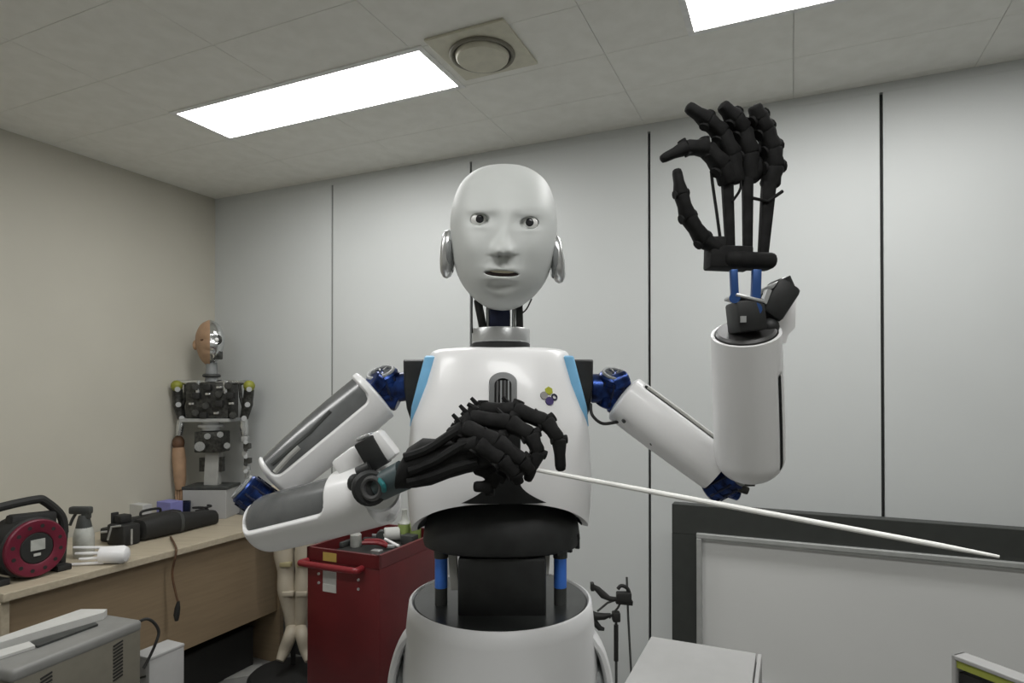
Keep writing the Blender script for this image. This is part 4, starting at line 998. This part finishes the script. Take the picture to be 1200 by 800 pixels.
for px, py in ((762, 521), (798, 548.5), (730, 495)):
    bm = NB(); c = P(px, py, .99); cyl(bm, c + V((0.0005, -0.008, 0.002)), c + V((0, -0.002, 0.0035)), 0.0028, n=10); obj('screw', bm, M['dark'], ua)
YE = .985; ke = YE / F
motor(P(846, 565, YE), (0.65, -0.55, 0.55), 17 * ke, 19 * ke, parent_name='elbow_joint', extra=((P(836, 558, YE), P(862, 572, YE), 13 * ke), (P(848, 574, YE), P(866, 580, YE), 7 * ke)))
bm = NB(); box(bm, P(868, 572, YE - .01), (16 * ke, .02, 9 * ke), Matrix.Rotation(R(20), 3, 'Y'), .003); box(bm, P(876, 567, YE - .01), (14 * ke, .012, 4 * ke)); obj('connector', bm, M['mech'], robot)
YF = .95
fa_, pt, L = arm_shell('forearm', P(879, 557, 0.955), P(874, 390, 0.85), 0.0505, 0.0455, (1, 0, 0), 0.045, 0.0, (0.10, 0.78, 54, 71, 0.005), M['slot'], 0.0020, 0.001)
for px, py in ((841, 460), (845, 537)):
    bm = NB(); c = P(px, py, .925 if py < 500 else .945); cyl(bm, c + V((0.001, -0.018, 0)), c + V((0.004, 0.002, 0)), 0.0024, n=10); obj('screw', bm, M['dark'], fa_)
# white flap behind the wrist
kf_ = .95 / F
bm = NB()
for (y0_, y1_, x0_, x1_) in (): pass
rg = []
pts_o = [(912, 400), (912, 357), (920, 349), (931, 344), (933, 352), (932, 384), (924, 392), (921, 402)]
fr = [bm.verts.new(P(x, y, .875)) for x, y in pts_o]; bk = [bm.verts.new(P(x, y, .875) + V((0, .03, 0))) for x, y in pts_o]
bm.faces.new(fr); bm.faces.new(bk); bridge(bm, fr, bk); obj('wrist_flap', bm, M['white'], robot, 30)
# wrist mechanism
YR = .845; kr = YR / F
fax = (P(874, 390, .85) - P(880, 569, .965)).normalized(); wc = P(874, 389, .85); bm = NB(); cyl(bm, wc - fax * .008, wc + fax * .004, 34.5 * kr, n=36, bev=.003); obj('wrist_plate', bm, M['smoke_dark'], robot)
bm = NB(); box(bm, P(874, 371, YR - .015), (33 * kr, .045, 36 * kr), Matrix.Rotation(R(-6), 3, 'Y'), .004); wb_ = obj('wrist_block', bm, M['black'], robot)
bm = NB(); box(bm, P(872, 352, YR - .015), (34 * kr, .048, 4 * kr), Matrix.Rotation(R(14), 3, 'Y'), .002); box(bm, P(871, 374, YR - .039), (6 * kr, .003, 7 * kr)); obj('bracket', bm, M['satin'], wb_)
bm = NB(); beam(bm, P(896, 372, YR + .01), P(921, 334, YR + .01), 30 * kr, .045, hint=(1, 0, 0), bev=.007); cyl(bm, P(918, 326, YR), P(925, 342, YR), 8 * kr, n=14); ball(bm, P(902, 383, YR), 11 * kr); beam(bm, P(890, 350, YR + .01), P(915, 336, YR + .01), 8 * kr, .03); obj('wrist_motor', bm, M['black'], robot)
bm = NB(); beam(bm, P(895, 340, YR + .005), P(918, 328, YR + .005), 5 * kr, .025, bev=.001); beam(bm, P(894, 356, YR - .01), P(900, 340, YR - .01), 5 * kr, .012); obj('bracket', bm, M['satin'], robot)
for (x0, y0, x1, y1, wd) in ((861, 349, 859.5, 316, 8), (885, 362, 886.5, 316, 10)):
    bm = NB(); beam(bm, P(x0, y0, YR - .03), P(x1, y1, YR - .03), wd * kr, .008, hint=(1, 0, 0), bev=.001); cyl(bm, P(x0, y0, YR - .036), P(x0, y0, YR - .022), wd * .75 * kr, n=14); obj('wrist_link', bm, M['blue_bright'] if False else mat('blue_link', (0.03, 0.085, 0.26), 0.35, metal=.4), robot)
# raised hand
YP = .83; k = YP / F
bm = NB(); box(bm, P(853, 303, YP), (50 * k, .032, 26 * k), Matrix.Rotation(R(2), 3, 'Y'), .003); box(bm, P(876, 306, YP - .003), (62 * k, .036, 19 * k), Matrix.Rotation(R(2), 3, 'Y'), .009, 3); box(bm, P(838, 293, YP), (20 * k, .03, 28 * k), None, .004)
rh = obj('hand', bm, M['hand'], robot, 40)
for (x0, y0, r0, x1, y1, r1, dd) in ((852, 210, 7, 856, 300, 5.5, 0), (876, 208, 6.5, 876, 300, 5.5, 0), (901, 214, 8.5, 894, 300, 6, 0.0)):
    bm = NB(); cyl(bm, P(x1, y1, YP), P(x0, y0, YP - .006), r1 * k, r0 * k, n=12, flat=.8, ex=3.0); obj('metacarpal', bm, M['hand'], rh)
bm = NB(); tube(bm, curve(PP((846, 196, YP - .01), (836, 198, YP - .01), (834, 206, YP - .01), (840, 250, YP - .008), (846, 294, YP - .006)), 5), 1.9 * k, 8); obj('tendon', bm, M['hand'], rh)
bm = NB(); tube(bm, curve(PP((866, 200, YP - .012), (868, 220, YP - .012), (858, 236, YP - .01)), 4), 1.6 * k, 6); tube(bm, PP((882, 232, YP - .01), (900, 236, YP - .012), (917, 224, YP - .01)), 2.0 * k, 8); obj('tendon', bm, M['hand'], rh)
uf = [([(853, 214, YP - .006), (845, 194, YP - .012), (827, 173, YP - .022), (803, 173, YP - .03), (776, 186, YP - .036)], [9, 10.5, 9, 7.5, 4.5]),
      ([(862, 214, YP - .004), (856, 182, YP - .008), (845, 156, YP - .016), (829, 141, YP - .024), (806, 125, YP - .03)], [9, 11, 9.5, 8.5, 5.5]),
      ([(877, 212, YP), (877, 180, YP - .004), (869, 152, YP - .010), (860, 138, YP - .018), (846, 123, YP - .026)], [9, 11, 10.5, 9.5, 6]),
      ([(902, 218, YP), (906, 196, YP), (904, 174, YP - .004), (896, 152, YP - .010), (889, 138, YP - .016), (884, 124, YP - .022)], [9.5, 11, 10.5, 10, 9.5, 6.5]),
      ([(846, 294, YP - .004), (824, 281, YP - .012), (806, 254, YP - .022), (798, 227, YP - .03), (793, 199, YP - .034)], [8, 8.5, 8, 7, 4.5])]
for i, (pts, rs) in enumerate(uf): finger(rh, PP(*pts), [r * k * 1.12 for r in rs], 'thumb' if i == 4 else 'finger')
bm = NB(); ball(bm, P(880, 196, YP + .004), 16 * k, 10 * k, 20 * k); ball(bm, P(858, 190, YP + .004), 11 * k, 9 * k, 16 * k); obj('knuckle_bridge', bm, M['hand'], rh)

# ---- lower abdomen, waist and pelvis
def zA(py, Y=YT): return P(585, py, Y).z
bm = NB(); xa = P(588, 620, YT).x
lathe(bm, [(60 * KT, zA(575)), (84 * KT, zA(596)), (89 * KT, zA(612)), (91 * KT, zA(628)), (90 * KT, zA(633)), (86 * KT, zA(635))], V((xa, YT, 0)), 1.0, 0.80, n=56, ex=2.3); obj('abdomen', bm, M['black'], robot, 40)
bm = NB()
for i in range(9):
    a_ = R(-20 - i * 7); r = 91.5 * KT; c = V((xa + r * math.cos(a_), YT + r * .8 * math.sin(a_), zA(628)))
    if i % 2 == 0 and i < 5: box(bm, c, (.006, .006, 16 * KT), Matrix.Rotation(a_, 3, 'Z'))
obj('abdomen_rib', bm, M['black'], robot, 0)
YWst = 1.02
xw = P(586.5, 700, YWst).x
def zW(py): return P(585, py, YWst).z
bm = NB(); box(bm, V((P(589, 680, YT - .03).x, YT - .03, (zA(642, YT - .03) + zW(704)) / 2)), (98 * .99 / F, .13, zA(640, YT - .03) - zW(704)), None, .006); core = obj('waist_core', bm, M['black'], robot)
for x0, x1, y0, y1 in ((530, 533, 641, 690), (540, 544, 676, 706), (634, 630, 676, 702), (640, 638, 641, 672)):
    bm = NB(); beam(bm, P(x0, y0, YT - .06), P(x1, y1, YT - .06), 9 * KT, .012, hint=(1, 0, 0), bev=.001); obj('waist_strut', bm, M['label_grey'], robot, 0)
for x in (517, 656.5):
    bm = NB(); cyl(bm, P(x, 651, YT - .045), P(x, 689, YT - .045), 7.2 * KT, n=24, bev=.002); ac = obj('blue_actuator', bm, M['blue_bright'], robot)
    bm = NB(); cyl(bm, P(x, 636, YT - .045), P(x, 653, YT - .045), 8 * KT, n=18); obj('actuator_rod', bm, M['dark'], ac); bm = NB(); cyl(bm, P(x, 688, YT - .045), P(x, 722, YT - .045), 7 * KT, n=18); obj('actuator_rod', bm, M['dark'], ac)
bm = NB(); lathe(bm, [(10 * KT, zW(699)), (98 * KT, zW(699)), (100 * KT, zW(701)), (100 * KT, zW(706))], V((xw, YWst, 0)), 1.0, 1.06, n=64); obj('waist_plate', bm, M['disc'], robot, 40)
bm = NB(); prof = [(98.5 * KT, zW(706)), (100 * KT, zW(700)), (101.5 * KT, zW(697.5)), (104.5 * KT, zW(699)), (106.5 * KT, zW(715)), (109 * KT, zW(745)), (111.5 * KT, zW(780)), (112 * KT, zW(810)), (108 * KT, zW(850)), (98 * KT, zW(880)), (80 * KT, zW(895))]
lathe(bm, prof, V((xw, YWst, 0)), 1.0, 1.06, n=72, cap0=False); obj('pelvis_shell', bm, M['lower_white'], robot, 60)
for sx, pts in ((-1, [(483, 738), (472, 752), (464, 778), (461, 805), (464, 835), (474, 858), (486, 868)]), (1, [(689, 738), (702, 757), (709, 780), (712, 805), (710, 835), (702, 858), (692, 868)])):
    bm = NB(); cs = curve(PP(*[(x, y, YWst - .02) for x, y in pts]), 5); rg = []
    for i, p in enumerate(cs):
        tdir = (cs[min(i + 1, len(cs) - 1)] - cs[max(i - 1, 0)]).normalized(); n1 = tdir.cross(V((0, 1, 0))).normalized()
        rg.append(ring(bm, p, n1, V((0, 1, 0)), 5.0 * KT, 0.03, 14, 3.5))
    loft(bm, rg); obj('hip_guard', bm, M['lower_white'], robot, 50)
    bm = NB(); cyl(bm, P(586 + sx * 95, 800, YWst), P(586 + sx * 118, 800, YWst), 0.045, n=24, bev=.005); obj('hip_joint', bm, M['grey'], robot)
zl = zW(890)
for sx in (-1, 1):
    lx = xw + sx * 0.085
    bm = NB(); lathe(bm, [(0.055, zl + .04), (0.07, zl - .02), (0.072, zl - .12), (0.058, zl - .28), (0.05, zl - .34)], V((lx, YWst, 0)), n=28); obj('thigh', bm, M['white'], robot, 60)
    bm = NB(); cyl(bm, V((lx - .05, YWst, zl - .36)), V((lx + .05, YWst, zl - .36)), .042, n=24, bev=.004); obj('knee_joint', bm, M['blue'], robot)
    bm = NB(); lathe(bm, [(0.045, 0.09), (0.05, 0.14), (0.058, 0.24), (0.052, zl - .38)], V((lx, YWst, 0)), n=28); obj('shin', bm, M['white'], robot, 60)
    bm = NB(); box(bm, V((lx, YWst - .05, .045)), (.10, .26, .09), None, .03, 4); obj('foot', bm, M['white'], robot, 50)
